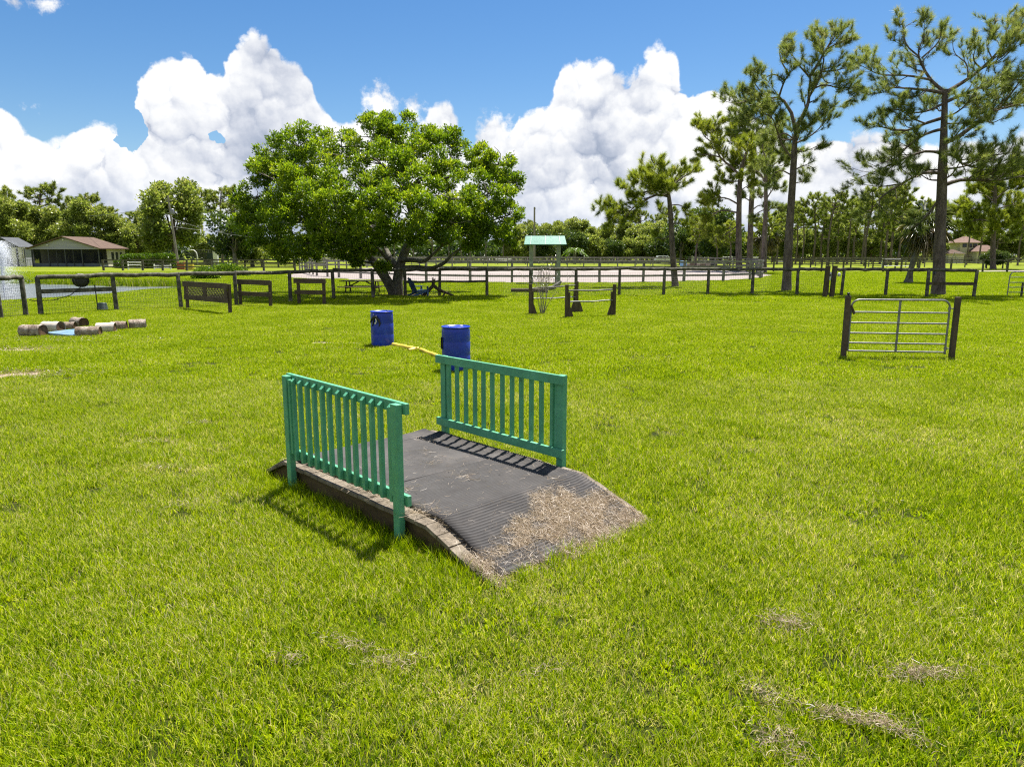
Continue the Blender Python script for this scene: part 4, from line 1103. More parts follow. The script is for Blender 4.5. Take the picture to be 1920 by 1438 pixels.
# tube gate at the right edge
rg_ = empty('field_gate', (*G(1888, 557)[:2], 0), R(4)); tag(rg_, 'silver tube field gate cut by the right edge of the view', 'gate')
mb = MB(); mb.tube([(0, 0, 0.1), (0.02, 0, 1.15), (0.10, 0, 1.3), (0.22, 0, 1.34), (3.2, 0, 1.34)], 0.028, 8); mb.build('frame', M_STEEL, rg_)
for z_ in (1.06, 0.78, 0.52, 0.25):
    mb = MB(); mb.tube([(0.01, 0, z_), (3.2, 0, z_)], 0.024, 8); mb.build('bar', M_STEEL, rg_)
mb = MB(); mb.tube([(0.85, 0.04, 0.0), (0.85, 0.04, 0.75)], 0.06, 8); mb.build('upright', M_OLDWOOD, rg_)

# driftwood on the ground near the pen and the low trough shadowed behind it
tr = G(1000, 552)
o = empty('feed_trough', (tr[0] - 0.3, tr[1] + 1.2, 0)); tag(o, 'long low dark trough with a dead branch on the grass behind the wire fence', 'trough')
mb = MB(); mb.tube([(-1.0, 0, 0.18), (1.2, 0, 0.17)], 0.11, 10); mb.build('trough_log', M_PENWOOD, o)
mb = MB(); mb.tube([(0.9, 0, 0.22), (1.5, 0.05, 0.32), (1.85, 0, 0.55), (2.0, 0, 0.72)], [0.10, 0.13, 0.12, 0.05], 8); mb.tube([(1.6, 0, 0.35), (1.75, 0.1, 0.75)], [0.08, 0.03], 7); mb.build('branch', M_GREYWOOD, o)

# ------------------------------------------------------------------ under the big tree: picnic table, blue chair, branch
pt = empty('picnic_table', (-8.7, 41.6, 0), R(-3)); tag(pt, 'dark wooden picnic table with attached benches left of the big tree trunk', 'picnic table')
MB().box((0, 0, 0.76), (2.5, 0.78, 0.045)).build('table_top', M_PENWOOD, pt, bevel=0.01)
for s in (-1, 1): MB().box((0, s * 0.72, 0.44), (2.5, 0.26, 0.045)).build('bench', M_PENWOOD, pt, bevel=0.01)
for sx in (-0.85, 0.85):
    for s in (-1, 1): MB().bar((sx, s * 0.25, 0.74), (sx, s * 0.66, -0.05), 0.05, 0.10).build('leg', M_PENWOOD, pt)
    MB().box((sx + 0.05, 0, 0.40), (0.045, 1.6, 0.09)).build('crossbar', M_PENWOOD, pt)
    MB().bar((sx, 0, 0.42), (sx * 0.25, 0, 0.73), 0.045, 0.07).build('brace', M_PENWOOD, pt)
M_CHAIRBLUE = mat_mottle('faded_blue_paint', [(0.0, (0.012, 0.035, 0.085)), (0.5, (0.03, 0.085, 0.19)), (1.0, (0.09, 0.19, 0.33))], 5.0, (1, 1, 1), 0.5, 0.4, 0.1)
ch = empty('adirondack_chair', (-5.15, 39.1, 0), R(38)); tag(ch, 'dark blue slatted garden chair with a rounded back leaning at the tree trunk', 'chair')
# local: x forward (seat towards +x)
for k in range(5):
    y_ = (k - 2) * 0.115; hh = 0.92 - 0.05 * (k - 2) ** 2
    MB().bar((-0.18, y_, 0.26), (-0.18 - hh * 0.42, y_ * 1.12, 0.26 + hh * 0.88), 0.10, 0.022, (1, 0, 0.3)).build('back_slat', M_CHAIRBLUE, ch, bevel=0.008)
for k in range(5): MB().bar((-0.16 + k * 0.125, -0.29, 0.27 + k * 0.028), (-0.16 + k * 0.125, 0.29, 0.27 + k * 0.028), 0.105, 0.022).build('seat_slat', M_CHAIRBLUE, ch, bevel=0.006)
for s in (-1, 1):
    MB().bar((0.42, s * 0.33, 0.0), (0.42, s * 0.33, 0.56), 0.045, 0.10, (1, 0, 0)).build('leg', M_CHAIRBLUE, ch)
    MB().bar((-0.62, s * 0.30, 0.02), (0.44, s * 0.30, 0.36), 0.03, 0.12).build('leg', M_CHAIRBLUE, ch)
    MB().box((0.10, s * 0.36, 0.575), (0.78, 0.13, 0.028)).build('armrest', M_CHAIRBLUE, ch, bevel=0.01)
br = empty('fallen_branch', (-4.35, 39.2, 0)); tag(br, 'dark forked dead branch standing on the ground right of the blue chair', 'branch')
mb = MB(); mb.tube([(-0.55, 0, 0.02), (-0.25, 0.05, 0.32), (0.05, 0, 0.62), (0.02, 0, 1.05)], [0.09, 0.10, 0.11, 0.03], 8, True, 0.08)
mb.tube([(0.05, 0, 0.6), (0.35, -0.1, 0.38), (0.75, -0.05, 0.22), (1.15, 0, 0.05)], [0.10, 0.085, 0.075, 0.05], 8, True, 0.08)
mb.tube([(0.05, 0, 0.65), (0.14, 0.03, 1.0)], [0.08, 0.02], 7); mb.tube([(0.7, 0, 0.24), (0.55, -0.35, 0.02)], [0.06, 0.04], 7)
mb.build('limbs', M_PENWOOD, br)

# ------------------------------------------------------------------ trees
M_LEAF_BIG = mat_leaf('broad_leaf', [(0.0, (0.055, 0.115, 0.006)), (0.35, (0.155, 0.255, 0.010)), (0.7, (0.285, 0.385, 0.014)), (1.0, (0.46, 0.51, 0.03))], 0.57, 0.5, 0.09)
M_LEAF_OAK = mat_leaf('dark_oak_leaf', [(0.0, (0.022, 0.048, 0.010)), (0.5, (0.070, 0.115, 0.022)), (1.0, (0.19, 0.24, 0.05))], 0.45, 0.45, 0.12)
M_NEEDLE = mat_leaf('pine_needles_near', [(0.0, (0.090, 0.125, 0.032)), (0.4, (0.205, 0.262, 0.060)), (0.75, (0.34, 0.38, 0.11)), (0.9, (0.42, 0.40, 0.17)), (1.0, (0.44, 0.35, 0.23))], 0.56, 0.5, 0.08)
M_NEEDLE_Y = mat_leaf('pine_needles_yellow', [(0.0, (0.095, 0.145, 0.014)), (0.4, (0.235, 0.295, 0.024)), (0.75, (0.40, 0.44, 0.050)), (1.0, (0.46, 0.44, 0.11))], 0.55, 0.5, 0.08)  # yellower green needles, used on some of the pines
M_NEEDLE_F = mat_leaf('pine_needles_far', [(0.0, (0.085, 0.125, 0.024)), (0.4, (0.205, 0.265, 0.046)), (0.75, (0.34, 0.38, 0.085)), (1.0, (0.48, 0.46, 0.19))], 0.55, 0.5, 0.06)
M_HEDGE = mat_leaf('hedge_leaf', [(0.0, (0.04, 0.095, 0.008)), (0.5, (0.11, 0.20, 0.014)), (1.0, (0.26, 0.35, 0.03))], 0.45, 0.45, 0.1)
M_PALMLEAF = mat_leaf('palm_leaf', [(0.0, (0.05, 0.07, 0.025)), (0.5, (0.11, 0.145, 0.045)), (0.8, (0.20, 0.19, 0.08)), (1.0, (0.34, 0.27, 0.17))], 0.3, 0.45, 0.3)

class Foliage:
    def __init__(s): s.V = []; s.F = []; s.A = []; s.n = 0
    def add(s, V, F, va):
        s.V.append(V); s.F.append(F + s.n); s.A.append(va); s.n += len(V)
    def mesh(s, name, mat):
        return np_mesh(name, np.concatenate(s.V), np.concatenate(s.F), np.concatenate(s.A), mat)

def cluster_leaves(C, D, n, L, W, spread, rng, base_var, vs_=0.18):
    """n leaves around every cluster point C, fanning out of direction D"""
    m_ = len(C); Cn = np.repeat(C, n, 0) + rng.normal(0, 1, (m_ * n, 3)) * spread
    Dn = np.repeat(D, n, 0) + rng.normal(0, 0.85, (m_ * n, 3)); Dn[:, 2] += 0.1
    va = np.clip(np.repeat(base_var, n) + rng.normal(0, vs_, m_ * n), 0, 1)
    return leaf_quads(Cn, Dn, rng.uniform(L * 0.7, L * 1.25, m_ * n), W, rng, va)
def needle_tufts(C, D, n, L, W, cone, rng, base_var):
    m_ = len(C); D = D / (np.linalg.norm(D, axis=1)[:, None] + 1e-9)
    Dn = np.repeat(D, n, 0) + rng.normal(0, cone, (m_ * n, 3)); Dn /= np.linalg.norm(Dn, axis=1)[:, None]
    B = np.repeat(C, n, 0) - np.repeat(D, n, 0) * (rng.uniform(-0.05, 0.45, m_ * n) * L)[:, None]
    ln = rng.uniform(0.75, 1.1, m_ * n) * L
    S = np.cross(Dn, rng.normal(0, 1, (m_ * n, 3))); S /= np.linalg.norm(S, axis=1)[:, None] + 1e-9
    T = B + Dn * ln[:, None]; T[:, 2] -= 0.12 * ln
    V = np.stack([B - S * W / 2, B + S * W / 2, T], 1).reshape(-1, 3)
    F = (np.arange(m_ * n) * 3)[:, None] + np.arange(3)[None]
    va = np.clip(np.repeat(base_var, n) + rng.normal(0, 0.12, m_ * n), 0, 1)
    return V, F, np.repeat(va, 3)

def curve_pts(ctrl, n):
    """Catmull-Rom through control points"""
    c = [np.array(p, float) for p in ctrl]; c = [2 * c[0] - c[1]] + c + [2 * c[-1] - c[-2]]
    out = []; segs = len(c) - 3
    for i in range(n + 1):
        q = min(i / n * segs, segs - 1e-6); k = int(q); t = q - k
        p0, p1, p2, p3 = c[k:k + 4]
        out.append(0.5 * ((2 * p1) + (-p0 + p2) * t + (2 * p0 - 5 * p1 + 4 * p2 - p3) * t * t + (-p0 + 3 * p1 - 3 * p2 + p3) * t ** 3))
    return out

# ---- the big broad-leaved tree
def big_tree():
    rng = np.random.default_rng(21)
    Y0 = 40.3; base = np.array([-6.60, Y0, 0.0])
    root = empty('shade_tree', base); tag(root, 'large broad leaved tree with a forked trunk and a wide round green crown', 'tree')
    W = lambda px, py, dy=0.0: A(px, py, Y0 + dy) - base
    wood = MB()
    wood.tube(curve_pts([W(738, 562), W(736, 545, -.1), W(722, 520, -.3), W(702, 493, -.6), W(682, 465, -1.0), W(655, 425, -1.6), W(620, 375, -1.8)], 18), np.linspace(0.34, 0.10, 19) ** 1.0, 12, True, 0.05)
    wood.tube(curve_pts([W(744, 562), W(745, 540), W(747, 515, .1), W(756, 480, .2), W(768, 450, .3), W(772, 410, .4), W(760, 360, .5), W(745, 300, .6)], 20), np.linspace(0.36, 0.07, 21), 12, True, 0.05)
    wood.tube(curve_pts([W(746, 505, .1), W(732, 485, .5), W(722, 465, 1.2), W(700, 430, 2.2), W(680, 390, 3)], 10), np.linspace(0.2, 0.07, 11), 9)
    wood.tube(curve_pts([W(742, 500, .2), W(731, 492, -.2), W(716, 474, -.6), W(700, 455, -1.0), W(690, 430, -1.2)], 8), np.linspace(0.15, 0.05, 9), 8)
    wood.tube(curve_pts([W(752, 488), W(775, 488, -.5), W(795, 490, -.8), W(808, 480, -1), W(830, 460, -1.2), W(860, 430, -1)], 12), np.linspace(0.15, 0.05, 13), 8)
    wood.tube(curve_pts([W(752, 503), W(780, 501, -.6), W(808, 503, -1.2), W(832, 494, -1.8), W(848, 478, -2), W(880, 455, -2)], 14), np.linspace(0.15, 0.05, 15), 8)
    wood.tube(curve_pts([W(750, 558), W(760, 562, -.2), W(772, 568, -.6)], 5), np.linspace(0.16, 0.03, 6), 8)
    wood.tube(curve_pts([W(733, 558), W(722, 564, -.2), W(710, 569, -.5)], 5), np.linspace(0.14, 0.03, 6), 8)
    blobs = [(562, 268, 52, 0), (520, 285, 46, 1.5), (505, 325, 55, -0.5), (478, 365, 40, 0.5), (470, 405, 40, 0), (500, 420, 52, -1.5), (560, 350, 62, -3), (560, 410, 66, -4.0), (540, 452, 44, -2),
             (615, 300, 55, -1), (640, 268, 44, 2.5), (620, 365, 62, -4.5), (625, 430, 55, -4.5), (640, 455, 34, -3), (700, 250, 54, 0.5), (740, 238, 44, 1.5), (715, 300, 60, -2.5), (770, 268, 52, 0), (690, 355, 58, -5), (700, 412, 52, -5),
             (760, 330, 58, -3.5), (770, 395, 60, -5.2), (790, 424, 42, -4), (838, 262, 44, 1), (830, 310, 52, -1), (800, 250, 30, 2), (845, 365, 58, -4), (850, 410, 50, -4.2), (900, 305, 44, 0.5), (935, 300, 38, 0), (950, 335, 34, 1), (915, 355, 52, -2), (925, 410, 48, -2.5), (955, 395, 30, -0.5),
             (890, 436, 38, -2.5), (950, 436, 30, -1), (735, 432, 36, -3.5), (690, 464, 24, -3.2), (718, 492, 14, -3), (668, 482, 13, -2.6), (580, 466, 26, -1),
             (580, 350, 55, 4), (640, 410, 50, 4), (720, 340, 55, 5), (820, 360, 55, 5), (870, 410, 50, 4), (510, 400, 45, 3), (600, 440, 45, 3)]
    nodes = [W(702, 493, -.6), W(682, 465, -1.0), W(655, 425, -1.6), W(768, 450, .3), W(772, 410, .4), W(760, 360, .5), W(722, 465, 1.2), W(700, 430, 2.2), W(830, 460, -1.2), W(745, 300, .6)]
    fol = Foliage()
    for (px, py, rp, dy) in blobs:
        c = W(px, py + 8, dy); r_ = rp * 0.86 * (Y0 + dy) / FPX
        # limb to the clump, then branchlets through it
        j = min(range(len(nodes)), key=lambda k: np.linalg.norm(nodes[k] - c) + 0.6 * max(0, nodes[k][2] - c[2]))
        s_ = nodes[j]; mid = (s_ + c) / 2 + rng.normal(0, 0.25, 3) + (0, 0, 0.25)
        wood.tube(curve_pts([s_, mid, c], 7), np.linspace(0.095, 0.035, 8), 6, False)
        for k in range(7):
            d = rng.normal(0, 1, 3); d[2] = abs(d[2]) * 0.6 + 0.05; d /= np.linalg.norm(d)
            e = c + d * r_ * rng.uniform(0.6, 0.95)
            wood.tube(curve_pts([c, (c + e) / 2 + rng.normal(0, 0.12, 3), e], 4), np.linspace(0.032, 0.010, 5), 4, False)
        # sub-clumps: several small lobes on each clump give the lumpy outline with gaps
        nl = int(8 + rp / 5.5)
        for k in range(nl):
            d = rng.normal(0, 1, 3); d /= np.linalg.norm(d); d[2] *= 0.85
            lc = c + d * r_ * rng.uniform(0.55, 1.02); lr = r_ * rng.uniform(0.20, 0.36)
            n = int(34 * (lr / 0.5) ** 1.6 + 10)
            e = rng.normal(0, 1, (n, 3)); e /= np.linalg.norm(e, axis=1)[:, None]
            e *= (rng.uniform(0.25, 1.0, n) ** 0.5)[:, None]; e[:, 2] *= 0.75
            C = lc + e * lr
            D = e + (0, 0, 0.5) + d * 0.4
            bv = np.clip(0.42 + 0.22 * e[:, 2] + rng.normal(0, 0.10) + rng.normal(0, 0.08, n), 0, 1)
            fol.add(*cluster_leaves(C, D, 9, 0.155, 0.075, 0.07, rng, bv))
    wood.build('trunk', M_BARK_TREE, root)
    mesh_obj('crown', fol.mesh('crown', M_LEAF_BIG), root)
    return root
big_tree()

# ---- pines
def pine(name, base, trunk, limbs, label, rng, bark, leaf, group=None, trunk_r=0.3, needle=(34, 0.34, 0.013), sub=0.42, density=1.0, link_now=True, dens_tip=1.0, rise=0.12):
    """trunk and limbs: lists of control points relative to the base"""
    root = empty(name, base)
    if label: tag(root, label, 'tree', group)
    wood = MB(); L0 = curve_pts(trunk, 16); H = L0[-1][2]
    wood.tube([L0[0] - (0, 0, 0.25)] + L0, [trunk_r * 1.5] + [trunk_r * (1.18 if k == 0 else (1 - 0.62 * (k / 16) ** 1.2)) for k in range(17)], 11, True, 0.05)
    tips = []; dirs = []
    def spray(path, r0, lev):
        pts = curve_pts(path, 8) if len(path) < 7 else path
        n = len(pts)
        rad = [r0 * (1 - 0.8 * k / (n - 1)) for k in range(n)]
        wood.tube(pts, rad, 7 if lev == 0 else 5, False)
        length = sum(np.linalg.norm(pts[k + 1] - pts[k]) for k in range(n - 1))
        cnt = max(2, int(length / sub * density))
        start = 0.30 if lev == 0 else 0.25
        if lev >= 2 or length < 0.5:
            for q in (0.45, 0.75, 1.0):
                i = min(int(q * (n - 1)), n - 1); t = pts[i] - pts[max(i - 1, 0)]
                tips.append(pts[i] + rng.normal(0, 0.03, 3)); dirs.append(t / (np.linalg.norm(t) + 1e-9) + (0, 0, 0.55) + rng.normal(0, 0.2, 3))
            return
        for k in range(cnt):
            q = start + (1 - start) * (k + rng.uniform(0, 1)) / cnt
            i = min(int(q * (n - 1)), n - 2); p = pts[i] + (pts[i + 1] - pts[i]) * (q * (n - 1) - i)
            t = pts[i + 1] - pts[i]; t /= np.linalg.norm(t) + 1e-9
            side = np.cross(t, rng.normal(0, 1, 3)); side /= np.linalg.norm(side) + 1e-9
            side[2] = side[2] * 0.6 + 0.22
            d = t * rng.uniform(0.45, 0.9) + side * rng.uniform(0.6, 1.0); d /= np.linalg.norm(d)
            ln = min(length * rng.uniform(0.28, 0.5) * (1.15 - 0.5 * q), 2.4 if lev == 0 else 0.9) 
            ln = max(ln, 0.35)
            e = p + d * ln; mid_ = p + d * ln * 0.5 + rng.normal(0, 0.06 * ln, 3) - (0, 0, 0.03 * ln); e = e + (0, 0, rise * ln)
            spray([p, mid_, e], max(rad[i] * 0.5, 0.010), lev + 1)
        i = n - 1; t = pts[i] - pts[i - 1]; tips.append(pts[i]); dirs.append(t / (np.linalg.norm(t) + 1e-9) + (0, 0, 0.5))
    for lp, r0 in limbs: spray([np.array(p, float) for p in lp], r0, 0)
    C = np.array(tips); D = np.array(dirs)
    bv = np.clip(0.42 + rng.normal(0, 0.17, len(C)) + 0.10 * (C[:, 2] - C[:, 2].mean()) / (C[:, 2].std() + 1e-6) * 0.6, 0.02, 0.98)
    V, F, va = needle_tufts(C, D, needle[0], needle[1], needle[2], 0.55, rng, bv)
    wood.build('trunk', bark, root)
    mesh_obj('crown', np_mesh('crown', V, F, va, leaf), root)
    return root

def photo_pine(name, Y0, trunk_px, limbs_px, label, seed, extra=6, extra_h=(0.5, 0.95), extra_len=3.0, trunk_r=0.3, leaf=None, **kw):
    """limb courses surveyed from the photograph; each limb also runs towards or away from the camera"""
    rng = np.random.default_rng(seed)
    base = A(*trunk_px[0][:2], Y0); base[2] = 0.0
    W = lambda p, dy=0.0: A(p[0], p[1], Y0 + dy) - base
    tr = [W(p) for p in trunk_px]; tr[0][2] = 0.0
    limbs = []
    for l in limbs_px:
        pts, r0 = l[0], l[1]; dyend = l[2] if len(l) > 2 else rng.uniform(-1.8, 1.8)
        n = len(pts)
        limbs.append(([W(p, dyend * k / (n - 1)) for k, p in enumerate(pts)], r0))
    T = curve_pts(tr, 20)
    for k in range(extra):
        q = rng.uniform(*extra_h); i = int(q * 19); p = T[i]
        sgn = -1 if k % 2 else 1
        d = np.array([rng.normal(0, 0.45), sgn * 1.0, 0.25]); d /= np.linalg.norm(d)
        ln = extra_len * rng.uniform(0.6, 1.1)
        limbs.append(([p, p + d * ln * 0.5 + (0, 0, -0.05 * ln), p + d * ln + (0, 0, 0.12 * ln)], 0.06))
    return pine(name, base, tr, limbs, label, rng, M_BARK_PINE, leaf or M_NEEDLE, None, trunk_r, **kw)

# the tall pine at the right
photo_pine('pine_tree', 40.8, [(1759, 556), (1762, 470), (1765, 380), (1768, 300), (1770, 240), (1772, 168)], [
    ([(1771, 175), (1740, 170), (1700, 166), (1655, 164)], 0.11, -1.0), ([(1770, 172), (1745, 150), (1728, 120), (1722, 95), (1738, 60)], 0.10, 0.8), ([(1745, 150), (1700, 142), (1650, 140), (1612, 122)], 0.07, 1.2),
    ([(1725, 108), (1700, 85), (1695, 55), (1715, 40)], 0.05, 0.5), ([(1728, 110), (1760, 78), (1765, 45)], 0.05, -0.6),
    ([(1772, 175), (1800, 158), (1830, 138), (1862, 108), (1880, 85), (1890, 45)], 0.12, 0.5), ([(1880, 85), (1905, 65), (1925, 35)], 0.06, -0.8), ([(1815, 145), (1812, 120), (1790, 100), (1785, 70)], 0.05, 1.2), ([(1840, 130), (1825, 110), (1835, 75)], 0.05, -1.0), ([(1860, 110), (1850, 85), (1855, 60)], 0.04, 1.0),
    ([(1773, 192), (1800, 180), (1835, 165), (1870, 150), (1920, 150)], 0.10, -1.2), ([(1835, 165), (1865, 170), (1895, 165)], 0.05, 0.6),
    ([(1772, 268), (1800, 255), (1830, 232), (1855, 215), (1880, 198), (1925, 190), (1970, 180)], 0.14, 0.5), ([(1880, 198), (1900, 170), (1930, 130)], 0.07, -0.8), ([(1830, 232), (1850, 222), (1835, 200), (1820, 190)], 0.05, -1.0),
    ([(1768, 195), (1740, 208), (1710, 212), (1690, 205)], 0.07, -0.6), ([(1766, 222), (1735, 232), (1700, 245), (1660, 240), (1630, 232)], 0.10, 0.8), ([(1735, 232), (1710, 222), (1690, 208), (1665, 205)], 0.05, -0.8),
    ([(1764, 243), (1735, 252), (1705, 272), (1680, 295), (1645, 310)], 0.09, -0.9), ([(1766, 288), (1735, 284), (1690, 300), (1650, 318), (1600, 338)], 0.09, 0.8), ([(1764, 325), (1730, 325), (1690, 345), (1650, 372), (1652, 390)], 0.10, -0.6), ([(1690, 345), (1650, 350), (1610, 345)], 0.05, 0.8),
    ([(1774, 290), (1790, 292), (1806, 308), (1830, 300), (1870, 290), (1920, 285)], 0.09, -0.8), ([(1806, 308), (1840, 315), (1890, 305)], 0.05, 0.8),
    ([(1774, 346), (1800, 338), (1835, 338), (1880, 338), (1930, 326)], 0.12, 0.4), ([(1815, 337), (1835, 322), (1860, 318), (1900, 320)], 0.06, -0.8), ([(1870, 338), (1885, 325), (1915, 300)], 0.05, 0.9),
    ([(1774, 232), (1795, 232), (1820, 228), (1850, 215)], 0.05, -1.5), ([(1756, 380), (1742, 400), (1722, 420), (1700, 432)], 0.07, 0.6)],
    'tallest pine at the right with a thick straight trunk and wide open crown', 301, extra=8, extra_h=(0.52, 0.97), extra_len=3.4, trunk_r=0.34, sub=0.37, needle=(58, 0.38, 0.0125))

# the leaning pine left of it
photo_pine('pine_tree', 45.0, [(1474, 550), (1480, 430), (1487, 330), (1490, 270), (1494, 235)], [
    ([(1494, 238), (1508, 212), (1516, 190), (1518, 160), (1520, 140)], 0.15, 0.3), ([(1520, 142), (1535, 118), (1548, 95), (1560, 75), (1578, 55)], 0.09, 0.5), ([(1518, 145), (1500, 125), (1490, 110), (1478, 95)], 0.06, -0.8), ([(1515, 185), (1535, 150), (1545, 110), (1540, 80)], 0.08, -0.8),
    ([(1545, 100), (1535, 78), (1540, 55)], 0.05, 0.8), ([(1550, 92), (1575, 80), (1598, 70)], 0.05, -0.6), ([(1540, 135), (1570, 132), (1595, 122), (1610, 108)], 0.05, 0.5), ([(1522, 168), (1545, 160), (1575, 165), (1605, 165)], 0.06, -0.6), ([(1540, 140), (1550, 155), (1580, 160), (1600, 185)], 0.04, 0.8), ([(1560, 163), (1590, 170), (1605, 190)], 0.03, 0.3),
    ([(1491, 242), (1484, 212), (1470, 190), (1458, 183), (1435, 186), (1405, 190), (1378, 195)], 0.12, 0.8), ([(1460, 184), (1468, 160), (1478, 140), (1492, 120)], 0.07, -0.8), ([(1470, 150), (1450, 140), (1425, 150), (1410, 140)], 0.05, 0.8), ([(1478, 138), (1465, 115), (1462, 92), (1475, 85)], 0.05, 0.5), ([(1440, 186), (1425, 170), (1412, 150), (1415, 132)], 0.05, -0.8), ([(1445, 186), (1455, 205), (1440, 225)], 0.04, 0.4),
    ([(1488, 300), (1465, 270), (1450, 225), (1430, 215), (1405, 235)], 0.07, -0.8), ([(1490, 270), (1520, 255), (1545, 232), (1555, 215)], 0.06, 0.8), ([(1489, 285), (1515, 282), (1540, 270)], 0.05, -0.8), ([(1488, 320), (1510, 310), (1525, 315)], 0.05, 0.5), ([(1487, 330), (1460, 320), (1440, 345)], 0.05, -0.6), ([(1490, 262), (1470, 250), (1455, 262), (1430, 265)], 0.05, 0.9), ([(1486, 345), (1505, 340), (1520, 330)], 0.04, 0.9)],
    'tall slender pine with a slanting trunk and lopsided forked top', 302, extra=5, extra_h=(0.62, 0.98), extra_len=2.4, trunk_r=0.275, sub=0.35, needle=(56, 0.40, 0.014))

# the lower pine left of the cluster
photo_pine('pine_tree', 50.5, [(1266, 540), (1261, 470), (1257, 400), (1254, 368), (1252, 352)], [
    ([(1251, 368), (1230, 366), (1205, 378), (1185, 392), (1168, 412)], 0.10, -0.8), ([(1205, 378), (1180, 380), (1150, 392), (1128, 392)], 0.06, 0.6), ([(1251, 362), (1225, 358), (1195, 362), (1170, 352)], 0.08, 0.8), ([(1180, 395), (1155, 400), (1140, 412)], 0.05, -1.0), ([(1170, 405), (1150, 418), (1140, 430)], 0.04, 0.3),
    ([(1252, 354), (1246, 335), (1230, 326), (1215, 310)], 0.07, 0.4), ([(1252, 352), (1250, 330), (1238, 315), (1232, 308)], 0.06, -0.9), ([(1253, 356), (1268, 342), (1285, 330), (1305, 320)], 0.08, 0.6), ([(1262, 348), (1270, 328), (1285, 315)], 0.05, -0.8), ([(1238, 330), (1212, 330), (1192, 338)], 0.05, -0.9),
    ([(1256, 385), (1275, 385), (1290, 395)], 0.05, 0.7), ([(1258, 420), (1275, 420), (1292, 432)], 0.06, -0.6), ([(1258, 405), (1243, 400), (1240, 385)], 0.04, 0.5), ([(1259, 440), (1245, 448), (1228, 445)], 0.05, 0.9)],
    'lower wide pine with a bent trunk and flat branches standing by the sand arena', 303, extra=6, extra_h=(0.85, 1.0), extra_len=2.8, trunk_r=0.23, leaf=M_NEEDLE_Y, sub=0.29, needle=(56, 0.40, 0.017))

# three trunks of the cluster behind the arena corner
photo_pine('pine_tree', 96.0, [(1386, 500), (1385, 440), (1386, 380), (1388, 335), (1395, 300), (1410, 262)], [
    ([(1388, 330), (1370, 312), (1350, 295), (1336, 262), (1332, 240)], 0.18, 0.8), ([(1350, 295), (1325, 290), (1305, 296)], 0.10, -1), ([(1340, 270), (1320, 255), (1312, 232)], 0.09, 1), ([(1336, 250), (1352, 232), (1360, 225)], 0.08, -1), ([(1395, 300), (1380, 270), (1378, 240)], 0.1, 1),
    ([(1387, 385), (1362, 372), (1340, 372), (1318, 380)], 0.12, -1.5), ([(1386, 400), (1355, 395), (1330, 405), (1310, 420)], 0.12, 1.2), ([(1386, 420), (1360, 440), (1335, 445)], 0.10, -1), ([(1386, 360), (1400, 350), (1415, 345)], 0.08, -1.5), ([(1388, 340), (1365, 340), (1345, 330)], 0.10, 1.5)],
    'pine of the trunk cluster behind the arena corner, leftmost and forking low', 304, extra=6, extra_h=(0.6, 1.0), extra_len=4.5, trunk_r=0.42, leaf=M_NEEDLE_Y, sub=0.44, needle=(44, 0.70, 0.040))
photo_pine('pine_tree', 99.0, [(1406, 499), (1407, 440), (1409, 380), (1412, 330), (1414, 290), (1420, 240)], [
    ([(1414, 300), (1400, 270), (1395, 240), (1400, 205)], 0.14, 1), ([(1414, 320), (1435, 295), (1448, 270), (1455, 240)], 0.14, -1), ([(1418, 260), (1405, 230), (1390, 210)], 0.1, -1.4), ([(1420, 250), (1435, 225), (1430, 200)], 0.1, 1.4), ([(1412, 350), (1430, 345), (1450, 330)], 0.1, 1.5), ([(1410, 380), (1395, 370), (1380, 365)], 0.1, -1.6), ([(1409, 395), (1425, 385), (1440, 392)], 0.1, 1.2)],
    'pine of the trunk cluster behind the arena corner, middle trunk', 305, extra=6, extra_h=(0.65, 1.0), extra_len=4.0, trunk_r=0.42, leaf=M_NEEDLE, sub=0.46, needle=(44, 0.70, 0.038))
photo_pine('pine_tree', 86.0, [(1432, 510), (1434, 440), (1436, 390), (1436, 340), (1440, 300)], [
    ([(1436, 345), (1425, 325), (1410, 318)], 0.12, 1), ([(1437, 330), (1450, 310), (1462, 300), (1470, 285)], 0.12, -1), ([(1436, 375), (1450, 355), (1465, 352)], 0.1, 1.4), ([(1435, 400), (1450, 390), (1470, 395)], 0.08, -1), ([(1440, 305), (1430, 280), (1432, 262)], 0.08, 0.5), ([(1436, 392), (1420, 400), (1408, 412)], 0.08, 0.8), ([(1440, 300), (1455, 275), (1452, 255)], 0.08, -0.8)],
    'pine of the trunk cluster behind the arena corner, rightmost trunk', 306, extra=5, extra_h=(0.65, 1.0), extra_len=3.4, trunk_r=0.34, leaf=M_NEEDLE, sub=0.44, needle=(44, 0.66, 0.036))
# bright pine beside the far right house
photo_pine('pine_tree', 108.0, [(1862, 503), (1862, 460), (1864, 410), (1866, 360), (1868, 325)], [
    ([(1863, 420), (1840, 412), (1812, 418), (1795, 425)], 0.14, 1), ([(1864, 400), (1835, 392), (1805, 396), (1785, 402)], 0.14, -1.4), ([(1865, 380), (1840, 362), (1818, 360)], 0.12, 1.4), ([(1866, 355), (1850, 335), (1835, 330)], 0.1, -1), ([(1866, 350), (1885, 330), (1900, 328)], 0.1, 1), ([(1866, 375), (1890, 355), (1920, 350)], 0.12, -1.4), ([(1865, 395), (1895, 385), (1930, 385)], 0.13, 1.6), ([(1864, 415), (1890, 410), (1920, 418)], 0.12, -1), ([(1863, 435), (1880, 430), (1900, 440)], 0.1, 1), ([(1863, 432), (1845, 440), (1825, 436)], 0.1, -1.2)],
    'dense bright green pine with layered branches near the right edge', 307, extra=9, extra_h=(0.45, 1.0), extra_len=4.6, trunk_r=0.40, leaf=M_NEEDLE_Y, sub=0.40, needle=(40, 0.74, 0.050))

